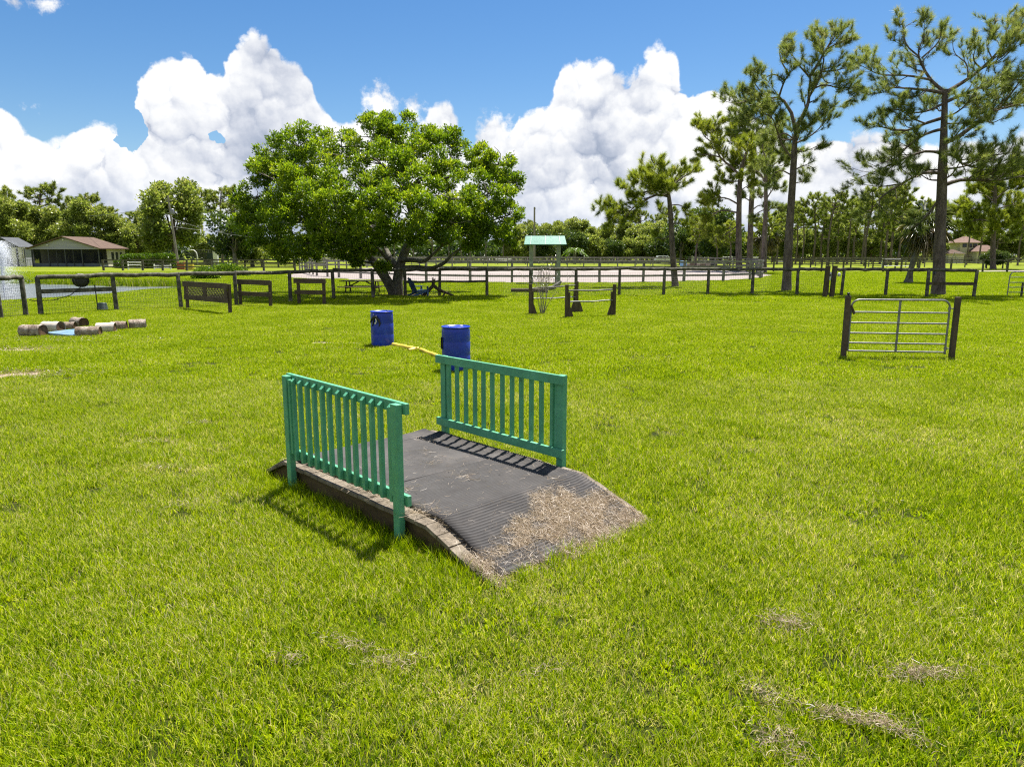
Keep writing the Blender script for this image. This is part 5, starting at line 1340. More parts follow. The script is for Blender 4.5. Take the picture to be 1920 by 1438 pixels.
# ---- background trees: a few kinds built once, then copied one by one
def generic_pine(seed, H, bare, width, leaf, flat=0.0, nl=17):
    rng = np.random.default_rng(seed)
    tr = [(0, 0, 0), (rng.normal(0, .15), rng.normal(0, .15), H * 0.4), (rng.normal(0, .35), rng.normal(0, .35), H * 0.75), (rng.normal(0, .5), rng.normal(0, .5), H * 0.97)]
    T = curve_pts(tr, 30); limbs = []
    for k in range(nl):
        q = bare + (1 - bare) * ((k + rng.uniform(0, .8)) / nl); p = T[min(int(q * 30), 30)]
        s = (q - bare) / (1 - bare)
        ln = width * (0.55 + 0.6 * math.sin(math.pi * min(s * 0.9 + 0.18, 1.0))) * rng.uniform(0.65, 1.1) * (1 - 0.45 * s)
        a = k * 2.4 + rng.normal(0, 0.4); up = 0.05 + 0.75 * s + rng.normal(0, 0.10)
        d = np.array([math.cos(a), math.sin(a), up]); d /= np.linalg.norm(d)
        limbs.append(([p, p + d * ln * 0.5 - (0, 0, 0.04 * ln), p + d * ln + (0, 0, 0.10 * ln)], 0.05 + 0.02 * ln))
    return pine('pine_tree', (0, -50, 0), tr, limbs, None, rng, M_BARK_PINE, leaf, None, 0.24, (15, 0.72, 0.115), 0.60, 1.0)
def blob_tree(name, seed, H, Wd, leaf, bark, L=0.5, n_cl=1500, low=0.15):
    rng = np.random.default_rng(seed); root = empty(name, (0, -50, 0)); wood = MB(); fol = Foliage()
    wood.tube([(0, 0, -0.2), (0, 0, H * .2), (rng.normal(0, .2), 0, H * .45), (rng.normal(0, .4), rng.normal(0, .4), H * .7)], [0.4, 0.3, 0.22, 0.1], 9)
    nb = 17
    for k in range(nb):
        a = rng.uniform(0, 6.283); zc = H * rng.uniform(low + 0.12, 0.86); rr = Wd * (1.05 - abs(zc / H - 0.45) * 1.1) * math.sqrt(rng.uniform(0.1, 1)) * 0.75
        c = np.array([rr * math.cos(a), rr * math.sin(a), zc]); br_ = Wd * rng.uniform(0.26, 0.42)
        wood.tube(curve_pts([(0, 0, H * .3), (c + (0, 0, H * .3)) / 2 + rng.normal(0, .2, 3), c], 4), np.linspace(.12, .03, 5), 5, False)
        n = n_cl // nb; e = rng.normal(0, 1, (n, 3)); e /= np.linalg.norm(e, axis=1)[:, None]; e *= (rng.uniform(.2, 1, n) ** .5)[:, None]; e[:, 2] *= .8
        bv = np.clip(.42 + .25 * e[:, 2] + rng.normal(0, .1) + rng.normal(0, .1, n), 0, 1)
        fol.add(*cluster_leaves(c + e * br_, e + (0, 0, .4), 6, L, L * .55, .22, rng, bv))
    wood.build('trunk', bark, root); mesh_obj('crown', fol.mesh('crown', leaf), root)
    return root
PINES = [generic_pine(401, 15, 0.50, 3.4, M_NEEDLE_F), generic_pine(402, 16, 0.42, 3.8, M_NEEDLE_F), generic_pine(403, 14, 0.55, 3.0, M_NEEDLE_F, nl=14), generic_pine(404, 15, 0.30, 4.2, M_NEEDLE_F, nl=24), generic_pine(405, 15, 0.62, 3.6, M_NEEDLE_F, nl=13), generic_pine(406, 14, 0.45, 3.2, M_NEEDLE_Y, nl=18)]
OAKS = [blob_tree('oak_tree', 411, 9, 4.8, M_LEAF_OAK, M_BARK_TREE), blob_tree('oak_tree', 412, 8, 4.2, M_LEAF_OAK, M_BARK_TREE), blob_tree('oak_tree', 413, 7, 4.0, M_NEEDLE_F, M_BARK_TREE), blob_tree('oak_tree', 414, 13, 5.0, M_NEEDLE_F, M_BARK_PINE, 0.5, 2400, 0.12)]
USED = set()
def plant(proto, x, y, H, label, group, wide=1.0):
    """H: wanted height; the first use moves the built tree itself, later uses copy it with its parts"""
    o = proto if proto.name not in USED else copy_tree(proto)
    USED.add(proto.name)
    ph = max(v.co.z for c in kids(proto) if c.name.startswith('crown') for v in c.data.vertices) if proto.name not in HT else HT[proto.name]
    HT[proto.name] = ph
    s = H / ph
    o.location = (x, y, 0); o.scale = (s * wide, s * wide, s); o.rotation_euler = (0, 0, random.uniform(0, 6.28))
    tag(o, label, 'tree', group)
    return o
HT = {}
def at(px, Y): return (px - PCX) / FPX * Y
def top_h(py, Y): return CAM_H + (475 - py) / FPX * Y
rt = random.Random(12)
# left wood, seen behind the house and the pond
LW = [(-60, 165, 360, 1), (-25, 172, 372, 3), (8, 160, 366, 3), (30, 168, 350, 1), (70, 158, 378, 3), (95, 163, 342, 4), (120, 170, 385, 5), (150, 165, 372, 3), (182, 160, 361, 4), (215, 166, 385, 3), (245, 175, 412, 5), (275, 170, 395, 3), (392, 160, 350, 4), (425, 165, 348, 4), (452, 160, 375, 3), (478, 172, 380, 1)]
for px, Y, py, k in LW:
    lab = {95: 'flat topped pine rising above the wood behind the left house', 182: 'open umbrella topped pine right of the house peak in the left wood'}.get(px, 'pine with a full crown standing in the wood behind the left house')
    plant(PINES[k], at(px, Y), Y, top_h(py, Y) * 1.0, lab, 'pines of the left wood', 1.05)
plant(OAKS[3], at(338, 135), 135, top_h(336, 135), 'big rounded pine with a dense crown behind the utility pole', 'pines of the left wood', 1.0)
for px, Y, py in ((48, 150, 372), (-5, 150, 368), (140, 155, 388), (235, 152, 398), (300, 160, 375), (180, 150, 372), (90, 156, 385), (268, 150, 415)):
    plant(OAKS[3], at(px, Y), Y, top_h(py, Y), 'dense bushy crowned tree within the left wood', 'dense trees of the left wood', rt.uniform(0.9, 1.15))
plant(OAKS[1], at(448, 112), 112, 9.0, 'dark broad leaved tree half hidden left of the big shade tree', None)
plant(OAKS[2], at(480, 120), 120, 8.0, 'mid green broad leaved tree low behind the left edge of the big crown', None)
for px, Y, h_ in ((60, 150, 8), (110, 152, 7.5), (20, 150, 8), (210, 158, 8), (255, 160, 7.5), (290, 158, 7), (395, 158, 7), (170, 158, 8.5), (-30, 150, 8)):
    plant(OAKS[rt.choice((0, 2, 2))], at(px, Y), Y, h_, 'low bushy tree filling the edge of the left wood', 'undergrowth trees of the left wood')
# centre wood behind the arena
for k in range(34):
    px = 500 + k * 26 + rt.uniform(-9, 9); Y = rt.uniform(185, 235)
    topy = rt.uniform(398, 430) if px > 960 else rt.uniform(400, 425)
    if 1130 < px < 1340: topy = rt.uniform(385, 405)
    plant(PINES[rt.choice((0, 1, 2, 3, 4, 5))], at(px, Y), Y, top_h(topy, Y), 'slim pine in the wood behind the sand arena', 'pines of the centre wood', 0.95)
for k in range(16):
    px = 990 + k * 27 + rt.uniform(-8, 8); Y = rt.uniform(172, 182)
    plant(OAKS[rt.choice((0, 1, 2))], at(px, Y), Y, rt.uniform(6.0, 8.5), 'dark low tree at the edge of the wood behind the arena', 'undergrowth trees of the centre wood')
for k in range(22):
    px = 960 + k * 24 + rt.uniform(-8, 8); Y = rt.uniform(184, 205)
    plant(OAKS[3], at(px, Y), Y, top_h(rt.uniform(408, 432) if px < 1300 else rt.uniform(415, 440), Y), 'leafy tree in the dense edge of the wood behind the arena', 'leafy trees of the centre wood', rt.uniform(0.9, 1.3))
for k in range(14):
    px = 1450 + k * 34 + rt.uniform(-8, 8); Y = rt.uniform(196, 215)
    plant(OAKS[3], at(px, Y), Y, top_h(rt.uniform(405, 438), Y), 'leafy tree in the background of the right wood', 'leafy trees of the right wood', rt.uniform(0.9, 1.3))
for px, Y, py in ((1300, 104, 408), (1338, 112, 425), (1362, 106, 412), (1420, 112, 400)):
    plant(PINES[5], at(px, Y), Y, top_h(py, Y), 'short bright yellow green pine beside the trunk cluster behind the arena', 'short bright pines by the trunk cluster', 1.25)
plant(OAKS[0], at(1330, 140), 140, 11.5, 'large dark oak behind the arena left of the trunk cluster', None, 1.0)
plant(OAKS[1], at(1272, 150), 150, 9.0, 'dark oak behind the bent pine at the arena', None, 1.0)
# right wood: single trunks one can tell apart
RW = [(1450, 150, 395, 2), (1484, 158, 378, 1), (1496, 150, 385, 4), (1516, 150, 362, 0), (1543, 142, 360, 4), (1579, 150, 375, 2), (1606, 165, 368, 1), (1612, 140, 352, 0), (1650, 138, 345, 4), (1660, 142, 352, 2), (1672, 136, 372, 5), (1704, 150, 370, 1), (1640, 170, 365, 3), (1560, 175, 382, 3), (1530, 180, 378, 3), (1800, 150, 395, 2), (1822, 165, 380, 1), (1895, 140, 392, 0), (1912, 152, 372, 3), (1940, 140, 365, 1), (1590, 190, 372, 5), (1465, 185, 385, 3), (1720, 170, 375, 3), (1745, 175, 390, 1)]
for px, Y, py, k in RW:
    lab = {1543: 'pine with a clear bare trunk in the middle of the right paddocks', 1612: 'pine with a dark bare trunk left of the shaggy palm', 1650: 'taller pine behind the shaggy palm'}.get(px, 'thin pine among the spaced trees behind the right paddocks')
    plant(PINES[k], at(px, Y), Y, top_h(py, Y), lab, 'pines of the right wood', 0.95)
for k in range(20):
    px = 1440 + k * 26 + rt.uniform(-8, 8); Y = rt.uniform(195, 240)
    plant(PINES[rt.choice((0, 1, 2, 3, 5))], at(px, Y), Y, top_h(rt.uniform(385, 410), Y), 'distant pine in the wood behind the right paddocks', 'far pines of the right wood')
for px, Y, h_ in ((1850, 112, 3.2), (1838, 114, 2.6), (1868, 111, 2.8)):
    plant(OAKS[1], at(px, Y), Y, h_, 'low dark bush at the foot of the bright right pine', 'bushes at the bright right pine')
# dark undergrowth far behind everything (stuff)
ru = np.random.default_rng(55); fol = Foliage()
n = 15000
az_ = ru.uniform(-0.95, 0.95, n); Yd = ru.uniform(238, 262, n); xu = np.tan(az_) * Yd
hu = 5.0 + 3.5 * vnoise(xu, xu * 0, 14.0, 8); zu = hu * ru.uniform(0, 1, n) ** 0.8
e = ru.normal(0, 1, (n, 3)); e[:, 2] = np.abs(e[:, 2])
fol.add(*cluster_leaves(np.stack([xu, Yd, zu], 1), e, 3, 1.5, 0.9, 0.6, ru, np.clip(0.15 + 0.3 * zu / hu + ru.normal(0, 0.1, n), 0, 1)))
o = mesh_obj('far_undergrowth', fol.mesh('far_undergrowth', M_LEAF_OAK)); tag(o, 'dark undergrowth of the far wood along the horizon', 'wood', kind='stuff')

# ---- palms
def fan_palm(name, base, H, lean, label, n_green=26, n_dead=22, R_=1.5):
    rng = np.random.default_rng(61); root = empty(name, base); tag(root, label, 'palm')
    mb = MB(); top_ = np.array([lean, 0, H]); c = curve_pts([(0, 0, -0.1), (lean * 0.15, 0, H * 0.3), (lean * 0.6, 0, H * 0.65), top_], 12)
    mb.tube(c, [0.42, 0.30, 0.24] + [0.21] * 10, 10, True, 0.06); mb.build('trunk', M_BARK_TREE, root)
    def fans(count, zlo, zhi, dead, nm, mat):
        V, F, Av = [], [], []; k = 0
        for i in range(count):
            a = i * 2.4 + rng.normal(0, .3); el_ = rng.uniform(zlo, zhi)
            d = np.array([math.cos(a) * math.cos(el_), math.sin(a) * math.cos(el_), math.sin(el_)])
            st = top_ + (0, 0, rng.uniform(-.3, .2)); hub = st + d * R_ * 0.5
            side = np.cross(d, (0, 0, 1)); side /= np.linalg.norm(side) + 1e-9; up_ = np.cross(side, d)
            bv = (0.9 if dead else 0.45) + rng.normal(0, .12)
            V += [st - side * .02, st + side * .02, hub]; F.append((k, k + 1, k + 2)); Av += [bv] * 3; k += 3
            for q in np.linspace(-1.25, 1.25, 16):
                dd = d * math.cos(q) + side * math.sin(q) + up_ * rng.normal(0, .12); ln = R_ * rng.uniform(.65, .9) * (1 - .2 * abs(q))
                w = np.cross(dd, up_); w /= np.linalg.norm(w) + 1e-9
                mid_ = hub + dd * ln * .6; tip = hub + dd * ln - (0, 0, (0.35 if not dead else .5) * ln)
                V += [hub - w * .015, mid_ - w * .04, tip, mid_ + w * .04]; F.append((k, k + 1, k + 2)); F.append((k, k + 2, k + 3)); Av += [np.clip(bv + rng.normal(0, .06), 0, 1)] * 4; k += 4
        mesh_obj(nm, np_mesh(nm, np.array(V), np.array(F), np.array(Av), mat), root)
    fans(n_green, -0.1, 1.3, False, 'fronds', M_PALMLEAF); fans(n_dead, -1.25, -0.25, True, 'dead_fronds', M_PALMLEAF)
    return root
fan_palm('fan_palm', (*G(1703, 531)[:2], 0), 4.6, 1.0, 'shaggy leaning fan palm with brown hanging fronds left of the tallest pine', 30, 30, 1.75)
fan_palm('fan_palm', (at(1424, 118), 118, 0), 5.6, 0.3, 'dark shaggy fan palm behind the cluster of pine trunks', 26, 30, 2.2)
fp = empty('feather_palm', (at(1076, 160), 160, 0)); tag(fp, 'small feather palm with arching fronds right of the green roofed frame', 'palm')
MB().tube([(0, 0, 0), (0, 0, 3.0)], [0.35, 0.3], 9).build('trunk', M_BARK_TREE, fp)
rp = np.random.default_rng(3); C, D, Bv = [], [], []
for i in range(34):
    a = i * 2.4; el_ = rp.uniform(0.1, 1.3)
    for q in np.linspace(0.15, 1, 14):
        r_ = 3.0 * q; z_ = 3.0 + 2.4 * q * math.sin(el_) - 2.0 * q * q
        p_ = np.array([math.cos(a) * math.cos(el_ * .8) * r_, math.sin(a) * math.cos(el_ * .8) * r_, z_])
        for s in (-1, 1): C.append(p_); D.append((-math.sin(a) * s + math.cos(a) * .5, math.cos(a) * s + math.sin(a) * .5, -.5)); Bv.append(rp.uniform(.3, .8))
V, F, va = leaf_quads(np.array(C), np.array(D), 0.6, 0.09, rp, np.array(Bv)); mesh_obj('fronds', np_mesh('fronds', V, F, va, M_HEDGE), fp)

# ------------------------------------------------------------------ arena fence and the paddock fences
FPOSTS = {}
def rail_fence(label, line, h, spacing, rails, mat=M_GREYWOOD, pw=0.07, rw=(0.05, 0.15), name='rail_fence', wire=False, group='wooden paddock fences'):
    root = empty(name, (line[0][0], line[0][1], 0)); tag(root, label, 'fence', group)
    key = (round(h, 2), mat.name, pw)
    if key not in FPOSTS: FPOSTS[key] = post_mesh(h, pw, mat, True)
    mbs = [MB() for _ in rails]; pts = []
    for i, (a, b) in enumerate(zip(line[:-1], line[1:])):
        a = np.array(a[:2]); b = np.array(b[:2]); L = np.hypot(*(b - a)); n = max(1, round(L / spacing))
        for k in range(n + (1 if i == len(line) - 2 else 0)):
            p = a + (b - a) * k / n; pts.append(p)
            put_post(FPOSTS[key], root, p[0], p[1], random.uniform(.97, 1.02), 0.015, math.atan2(b[1] - a[1], b[0] - a[0]))
    org = np.array(root.location)[:2]
    for p, q in zip(pts[:-1], pts[1:]):
        for mb, z in zip(mbs, rails):
            d = q - p; nrm = np.array([d[1], -d[0]]) / (np.hypot(*d) + 1e-9) * (pw + rw[0] / 2)
            if nrm[1] > 0: nrm = -nrm
            za, zb = z + random.gauss(0, .012), z + random.gauss(0, .012)
            mb.bar((*(p + nrm - org), za), (*(q + nrm - org), zb), rw[0], rw[1])
    for mb, z in zip(mbs, rails): mb.build('rail', mat, root)
    if wire: wire_mesh(root, pts, 0.08, max(rails) - 0.05, 0.30, 0.15, 0.004)
    return root
AR = [(-24.5, 85.5), (-20.4, 75.0), (-16.8, 69.6), (-11.5, 64.5), (-7.2, 60.2), (-3.4, 58.4), (0.0, 57.2), (3.5, 57.0), (7.0, 57.3), (10.6, 57.9), (14.1, 58.8), (17.8, 60.4), (20.9, 63.0), (23.0, 66.5), (24.4, 70.0), (25.4, 73.5)]
rail_fence('grey three rail fence along the near edge of the sand arena', AR, 1.75, 4.1, [1.64, 1.25, 0.55], pw=0.085)
rail_fence('weathered three rail fence closing the right end of the sand arena', [(25.6, 74.5), (28.6, 84), (31, 95), (32, 107), (30, 119)], 1.7, 3.6, [1.6, 1.2, 0.8], pw=0.085)
rail_fence('grey rail fence along the far edge of the sand arena', [(27, 122), (10, 130), (-8, 130), (-24, 119), (-29, 104), (-26, 88)], 1.7, 3.4, [1.6, 1.1, 0.6], pw=0.085)
rail_fence('long brown board fence far beyond the sand arena', [(-52, 190), (-20, 182), (20, 178), (62, 172)], 1.6, 4.0, [1.5, 1.0, 0.5], M_GREYWOOD, 0.09)
rail_fence('low grey fence in the meadow just beyond the arena', [(-30, 150), (0, 152), (34, 146)], 1.4, 3.0, [1.3, 0.7], pw=0.08)
rail_fence('dark three rail fence in front of the left house', [(-56.0, 98.5), (-53.3, 98.4), (-47.8, 98.3), (-41, 98), (-33.5, 97), (-29.0, 96)], 1.50, 3.1, [1.42, 0.98, 0.50], M_OLDWOOD, 0.11, (0.06, 0.16))
rail_fence('second rail fence running behind the left paddock toward the hedge', [(-61, 122), (-50, 120), (-38, 117), (-29, 112)], 1.4, 3.4, [1.3, 0.85, 0.4], M_OLDWOOD, 0.10)
rail_fence('light single rail paddock fence left of the shaggy palm', [(33.5, 92), (36, 90), (44.5, 90.5), (51, 90)], 1.65, 2.55, [1.55], M_OLDWOOD, 0.09, (0.06, 0.13))
rail_fence('single rail paddock fence crossing behind the tallest pine', [(51, 90), (58, 88.5), (66, 87), (71.5, 82)], 1.65, 3.0, [1.5], M_OLDWOOD, 0.09, (0.06, 0.13))
rail_fence('two rail paddock fence leaving the right edge of the view', [(72, 88), (78, 93), (88, 96), (104, 98)], 1.7, 3.4, [1.55, 1.0], M_OLDWOOD, 0.09, (0.06, 0.14))
rail_fence('pale grey rail fence farther back in the right paddocks', [(54, 128), (70, 122), (84, 117), (95, 118)], 1.6, 3.0, [1.5, 0.9], M_GREYWOOD, 0.09)
rail_fence('two rail fence behind the pedestrian gap in the right paddocks', [(40, 118), (52, 118), (66, 117)], 1.6, 3.2, [1.5, 0.6], M_OLDWOOD, 0.09)
rail_fence('far dark board fence along the right wood', [(62, 172), (90, 172), (150, 168)], 1.5, 4.0, [1.4, 1.0, 0.6, 0.25], M_BROWNWOOD, 0.09)

# ------------------------------------------------------------------ green roofed frame (notice shelter) by the arena
M_KPOST = mat_mottle('pale_green_grey_post', [(0.0, (0.16, 0.18, 0.14)), (0.5, (0.27, 0.30, 0.24)), (1.0, (0.38, 0.41, 0.34))], 4.0, (1, 1, 1), 0.7, 0.3, 0.2)
M_KROOF = mat_mottle('turquoise_sheet_roof', [(0.0, (0.045, 0.21, 0.15)), (0.5, (0.07, 0.27, 0.195)), (1.0, (0.12, 0.33, 0.25))], 2.0, (1, 1, 1), 0.4, 0.5, 0.05)
kx, ky = G(1022, 533)[:2]
kq = empty('roofed_frame', (kx, 55.8, 0)); tag(kq, 'tall frame of two pale posts under a turquoise sheet roof by the arena fence', 'shelter')
for x in (-1.06, 1.06): MB().box((x, 0, 1.45), (0.30, 0.26, 3.3)).build('post', M_KPOST, kq, bevel=0.01)
MB().box((0, 0, 1.35), (1.83, 0.06, 0.10)).build('crossbar', M_KPOST, kq)
rfm = MB()
rfm.bar((-1.62, -0.36, 3.02), (1.62, -0.36, 3.02), 0.02, 0.02)
roof = MB()
for s in (-1, 1):
    roof.add([(-1.62, s * 0.62, 2.98), (1.62, s * 0.62, 2.98), (1.50, 0, 3.62), (-1.50, 0, 3.62), (-1.62, s * 0.62, 3.02), (1.62, s * 0.62, 3.02), (1.50, 0, 3.66), (-1.50, 0, 3.66)],
             [(0, 1, 2, 3), (7, 6, 5, 4), (0, 4, 5, 1), (0, 3, 7, 4), (1, 5, 6, 2)])
rf = roof.build('roof', M_KROOF, kq)
for x in (-1.1, 0.02, 1.1):
    MB().bar((x * 1.03, -0.625, 3.02), (x * 0.97, -0.02, 3.675), 0.03, 0.02).build('seam', M_WHITE, rf)
for x in (-0.5, -0.28, -0.1, 0.12, 0.34):
    mb = MB(); mb.tube([(x, 0.02, 0), (x, 0.02, 1.3)], 0.014, 6); mb.build('thin_rod', M_BLACK, kq)

# ------------------------------------------------------------------ utility poles and wires
M_POLE = mat_mottle('grey_utility_pole', [(0.0, (0.11, 0.095, 0.08)), (0.5, (0.21, 0.19, 0.165)), (1.0, (0.32, 0.29, 0.26))], 3.0, (2, 2, 0.3), 0.85, 0.2, 0.3)
up = empty('utility_pole', (at(343, 107), 107, 0)); tag(up, 'grey wooden utility pole with a small transformer right of the hedge', 'utility pole')
MB().tube([(0.05, 0, -0.3), (-0.25, 0, 4), (-0.72, 0, 10.6)], [0.19, 0.17, 0.13], 10).build('shaft', M_POLE, up)
MB().lathe([(0.0, 0), (0.26, 0), (0.27, 0.05), (0.27, 0.75), (0.2, 0.85), (0.0, 0.88)], 16, (-0.12, -0.25, 7.9)).build('transformer', M_STEEL, up)
MB().box((-0.62, -0.02, 9.9), (0.9, 0.09, 0.10)).build('crossarm', M_POLE, up)
for (z0, x1, y1, z1) in ((7.4, 14, -6, 4.5), (6.2, 15, 4, 5.6), (9.9, -30, 30, 9.2)):
    mb = MB(); a = Vector((-0.45, 0, z0)); b = Vector((x1, y1, z1))
    mb.tube([a.lerp(b, k / 10) - Vector((0, 0, 0.5 * math.sin(math.pi * k / 10))) for k in range(11)], 0.028, 5); mb.build('wire', M_STEEL, up)
up2 = empty('utility_pole', (at(1001, 165), 165, 0)); tag(up2, 'thin bare utility pole rising above the centre wood behind the green roofed frame', 'utility pole')
MB().tube([(0, 0, -0.3), (0, 0, 12.6)], [0.26, 0.19], 9).build('shaft', M_POLE, up2)
MB().box((0.05, 0, 12.3), (0.5, 0.2, 0.16)).build('bracket', M_POLE, up2)

# ------------------------------------------------------------------ left house with a screened porch
M_SIDING = mat_mottle('pale_grey_green_siding', [(0.0, (0.22, 0.22, 0.26)), (0.5, (0.29, 0.29, 0.34)), (1.0, (0.36, 0.36, 0.41))], 0.8, (0.3, 1, 8), 0.75, 0.3, 0.2)
M_WALLCREAM = mat_mottle('cream_house_wall', [(0.0, (0.48, 0.44, 0.38)), (1.0, (0.64, 0.60, 0.53))], 1.0, (1, 1, 1), 0.8, 0.3, 0.1)
M_SHINGLE = mat_mottle('brown_shingle_roof', [(0.0, (0.055, 0.036, 0.026)), (0.5, (0.105, 0.070, 0.052)), (1.0, (0.16, 0.115, 0.09))], 2.0, (0.6, 2, 2), 0.9, 0.2, 0.4)
M_TRIM = mat_mottle('dark_trim', [(0.0, (0.035, 0.040, 0.045)), (1.0, (0.07, 0.075, 0.08))], 2.0, (1, 1, 1), 0.6, 0.3, 0.1)
M_KNEE = mat_mottle('slate_blue_kick_wall', [(0.0, (0.06, 0.075, 0.09)), (1.0, (0.10, 0.12, 0.14))], 1.5, (1, 1, 1), 0.7, 0.3, 0.1)
m, t, out = mat_new('dark_window_glass'); principled(t, out, (0.02, 0.025, 0.03), 0.08, 0.6); M_GLASS = m
m, t, out = mat_new('insect_screen')
b_ = t.n('ShaderNodeBsdfDiffuse'); b_.inputs['Color'].default_value = (0.012, 0.014, 0.016, 1); tr_ = t.n('ShaderNodeBsdfTransparent')
mx = t.n('ShaderNodeMixShader'); mx.inputs[0].default_value = 0.80; t.l(tr_.outputs[0], mx.inputs[1]); t.l(b_.outputs[0], mx.inputs[2]); t.l(mx.outputs[0], out.inputs['Surface']); M_SCREEN = m
hs = empty('porch_house', (-83.4, 125, 0)); tag(hs, 'low pale house with a brown gable roof and a dark screened porch by the pond', 'house')
HW, HE, HP, HD = 11.8, 3.15, 5.0, 8.5
# back wall, side walls
wl = MB(); wl.box((HW / 2, 2.6 + 0.1, HE / 2), (HW, 0.2, HE)); wl.box((HW - 0.1, (2.8 + HD) / 2, HE / 2), (0.2, HD - 2.8, HE)); wl.box((0.1, (2.8 + HD) / 2, HE / 2), (0.2, HD - 2.8, HE)); wl.box((HW / 2, HD - 0.1, HE / 2), (HW - 0.4, 0.2, HE))
wl.build('wall', M_WALLCREAM, hs)
MB().prism([(0, HE), (HW, HE), (HW / 2, HP)], 0.0, 0.2).build('gable', M_SIDING, hs)
MB().box((HW / 2, -0.02, HE - 0.02), (HW + 0.3, 0.14, 0.26)).build('gable_beam', M_SIDING, hs)
for x in (0.1, 3.0, 5.9, 8.8, HW - 0.1): MB().box((x, 0.08, (HE - 0.16) / 2), (0.16, 0.14, HE - 0.18)).build('porch_post', M_TRIM, hs)
for x in (4.4, 7.3): MB().box((x, 0.08, (HE - 0.16) / 2), (0.07, 0.08, HE - 0.18)).build('mullion', M_TRIM, hs)
MB().box((HW / 2, 0.16, 0.32), (HW - 0.2, 0.05, 0.64)).build('kick_wall', M_KNEE, hs)
MB().box((HW - 0.10, 1.35, 0.32), (0.05, 2.3, 0.64)).build('kick_wall', M_KNEE, hs)
mb = MB(); mb.add([(0.15, 0.12, 0.64), (HW - 0.15, 0.12, 0.64), (HW - 0.15, 0.12, HE - 0.18), (0.15, 0.12, HE - 0.18)], [(0, 1, 2, 3)]); mb.add([(HW - 0.08, 0.2, 0.64), (HW - 0.08, 2.5, 0.64), (HW - 0.08, 2.5, HE - 0.05), (HW - 0.08, 0.2, HE - 0.05)], [(0, 1, 2, 3)])
mb.build('porch_screen', M_SCREEN, hs)
for x, w in ((3.2, 0.9), (4.5, 0.9)): MB().box((x, 2.57, 1.15), (w, 0.06, 2.2)).build('door', M_WHITE, hs)
for x, w in ((7.0, 1.7), (10.2, 1.6)):
    f = MB().box((x, 2.57, 1.7), (w + 0.16, 0.05, 1.3)).build('window', M_WHITE, hs); MB().box((x, 2.53, 1.7), (w, 0.04, 1.14)).build('pane', M_GLASS, f)
for y in (4.2, 5.6, 7.0):
    f = MB().box((HW + 0.02, y, 1.75), (0.05, 0.75, 1.5)).build('window', M_TRIM, hs); MB().box((HW + 0.05, y, 1.75), (0.02, 0.62, 1.36)).build('pane', M_GLASS, f)
rf = MB(); ov = 0.5
for s in (0, 1):
    xe = -ov if s == 0 else HW + ov; ze = HE - (HP - HE) / (HW / 2) * ov + 0.04
    rf.add([(xe, -ov, ze), (HW / 2, -ov, HP + 0.06), (HW / 2, HD + ov, HP + 0.06), (xe, HD + ov, ze), (xe, -ov, ze + 0.16), (HW / 2, -ov, HP + 0.22), (HW / 2, HD + ov, HP + 0.22), (xe, HD + ov, ze + 0.16)],
           [(0, 1, 2, 3), (7, 6, 5, 4), (0, 4, 5, 1), (3, 2, 6, 7), (0, 3, 7, 4)])
rf.build('roof', M_SHINGLE, hs)
for x, z in ((3.1, HE + 0.45), (5.9, HE + 1.35)): MB().lathe([(0, 0), (0.12, 0.02), (0.14, 0.2), (0, 0.26)], 10, (x, -0.12, z)).build('flood_lamp', M_WHITE, hs)
for k in range(6): MB().box((5.2 + k * 0.95, 1.3 + 0.2 * (k % 2), 0.62), (0.55, 0.5, 0.30 + 0.25 * (k % 2))).build('porch_seat', M_BLACK, hs)
# grey storage shed, mostly behind the fountain spray
sh = empty('storage_shed', (at(-6, 131), 131, 0)); tag(sh, 'pale panelled shed with a dark gable roof partly hidden by the fountain spray', 'shed')
MB().box((2.8, 2, 1.75), (5.6, 4, 3.5)).build('wall', M_SIDING, sh)
rf = MB(); rf.prism([(-0.4, 3.45), (6.0, 3.45), (2.8, 5.2)], -0.4, 4.4); rf.build('roof', M_TRIM, sh)
for k in range(4): MB().box((0.7 + k * 1.35, -0.04, 1.7), (0.06, 0.05, 3.3)).build('batten', M_TRIM, sh)
pw_ = empty('panel_wall', (at(38, 128), 128, 0)); tag(pw_, 'pale corrugated panel wall with dark posts left of the house porch', 'wall')
MB().box((1.15, 0, 1.65), (2.3, 0.12, 3.3)).build('panel', M_WALLCREAM, pw_)
for x in (0.95, 2.3): MB().box((x, -0.12, 1.6), (0.16 if x > 2 else 0.28, 0.1, 3.2)).build('post', M_TRIM, pw_)
MB().box((1.9, -0.09, 2.0), (0.05, 0.06, 2.6)).build('trim_strip', M_TRIM, pw_)
# low pool style fence between wall and house
rail_fence('low pale green picket fence left of the porch house', [(-86.8, 127), (-84.2, 127)], 1.3, 0.4, [1.2, 0.2], M_KPOST, 0.03, (0.03, 0.06), 'picket_fence', group=None)

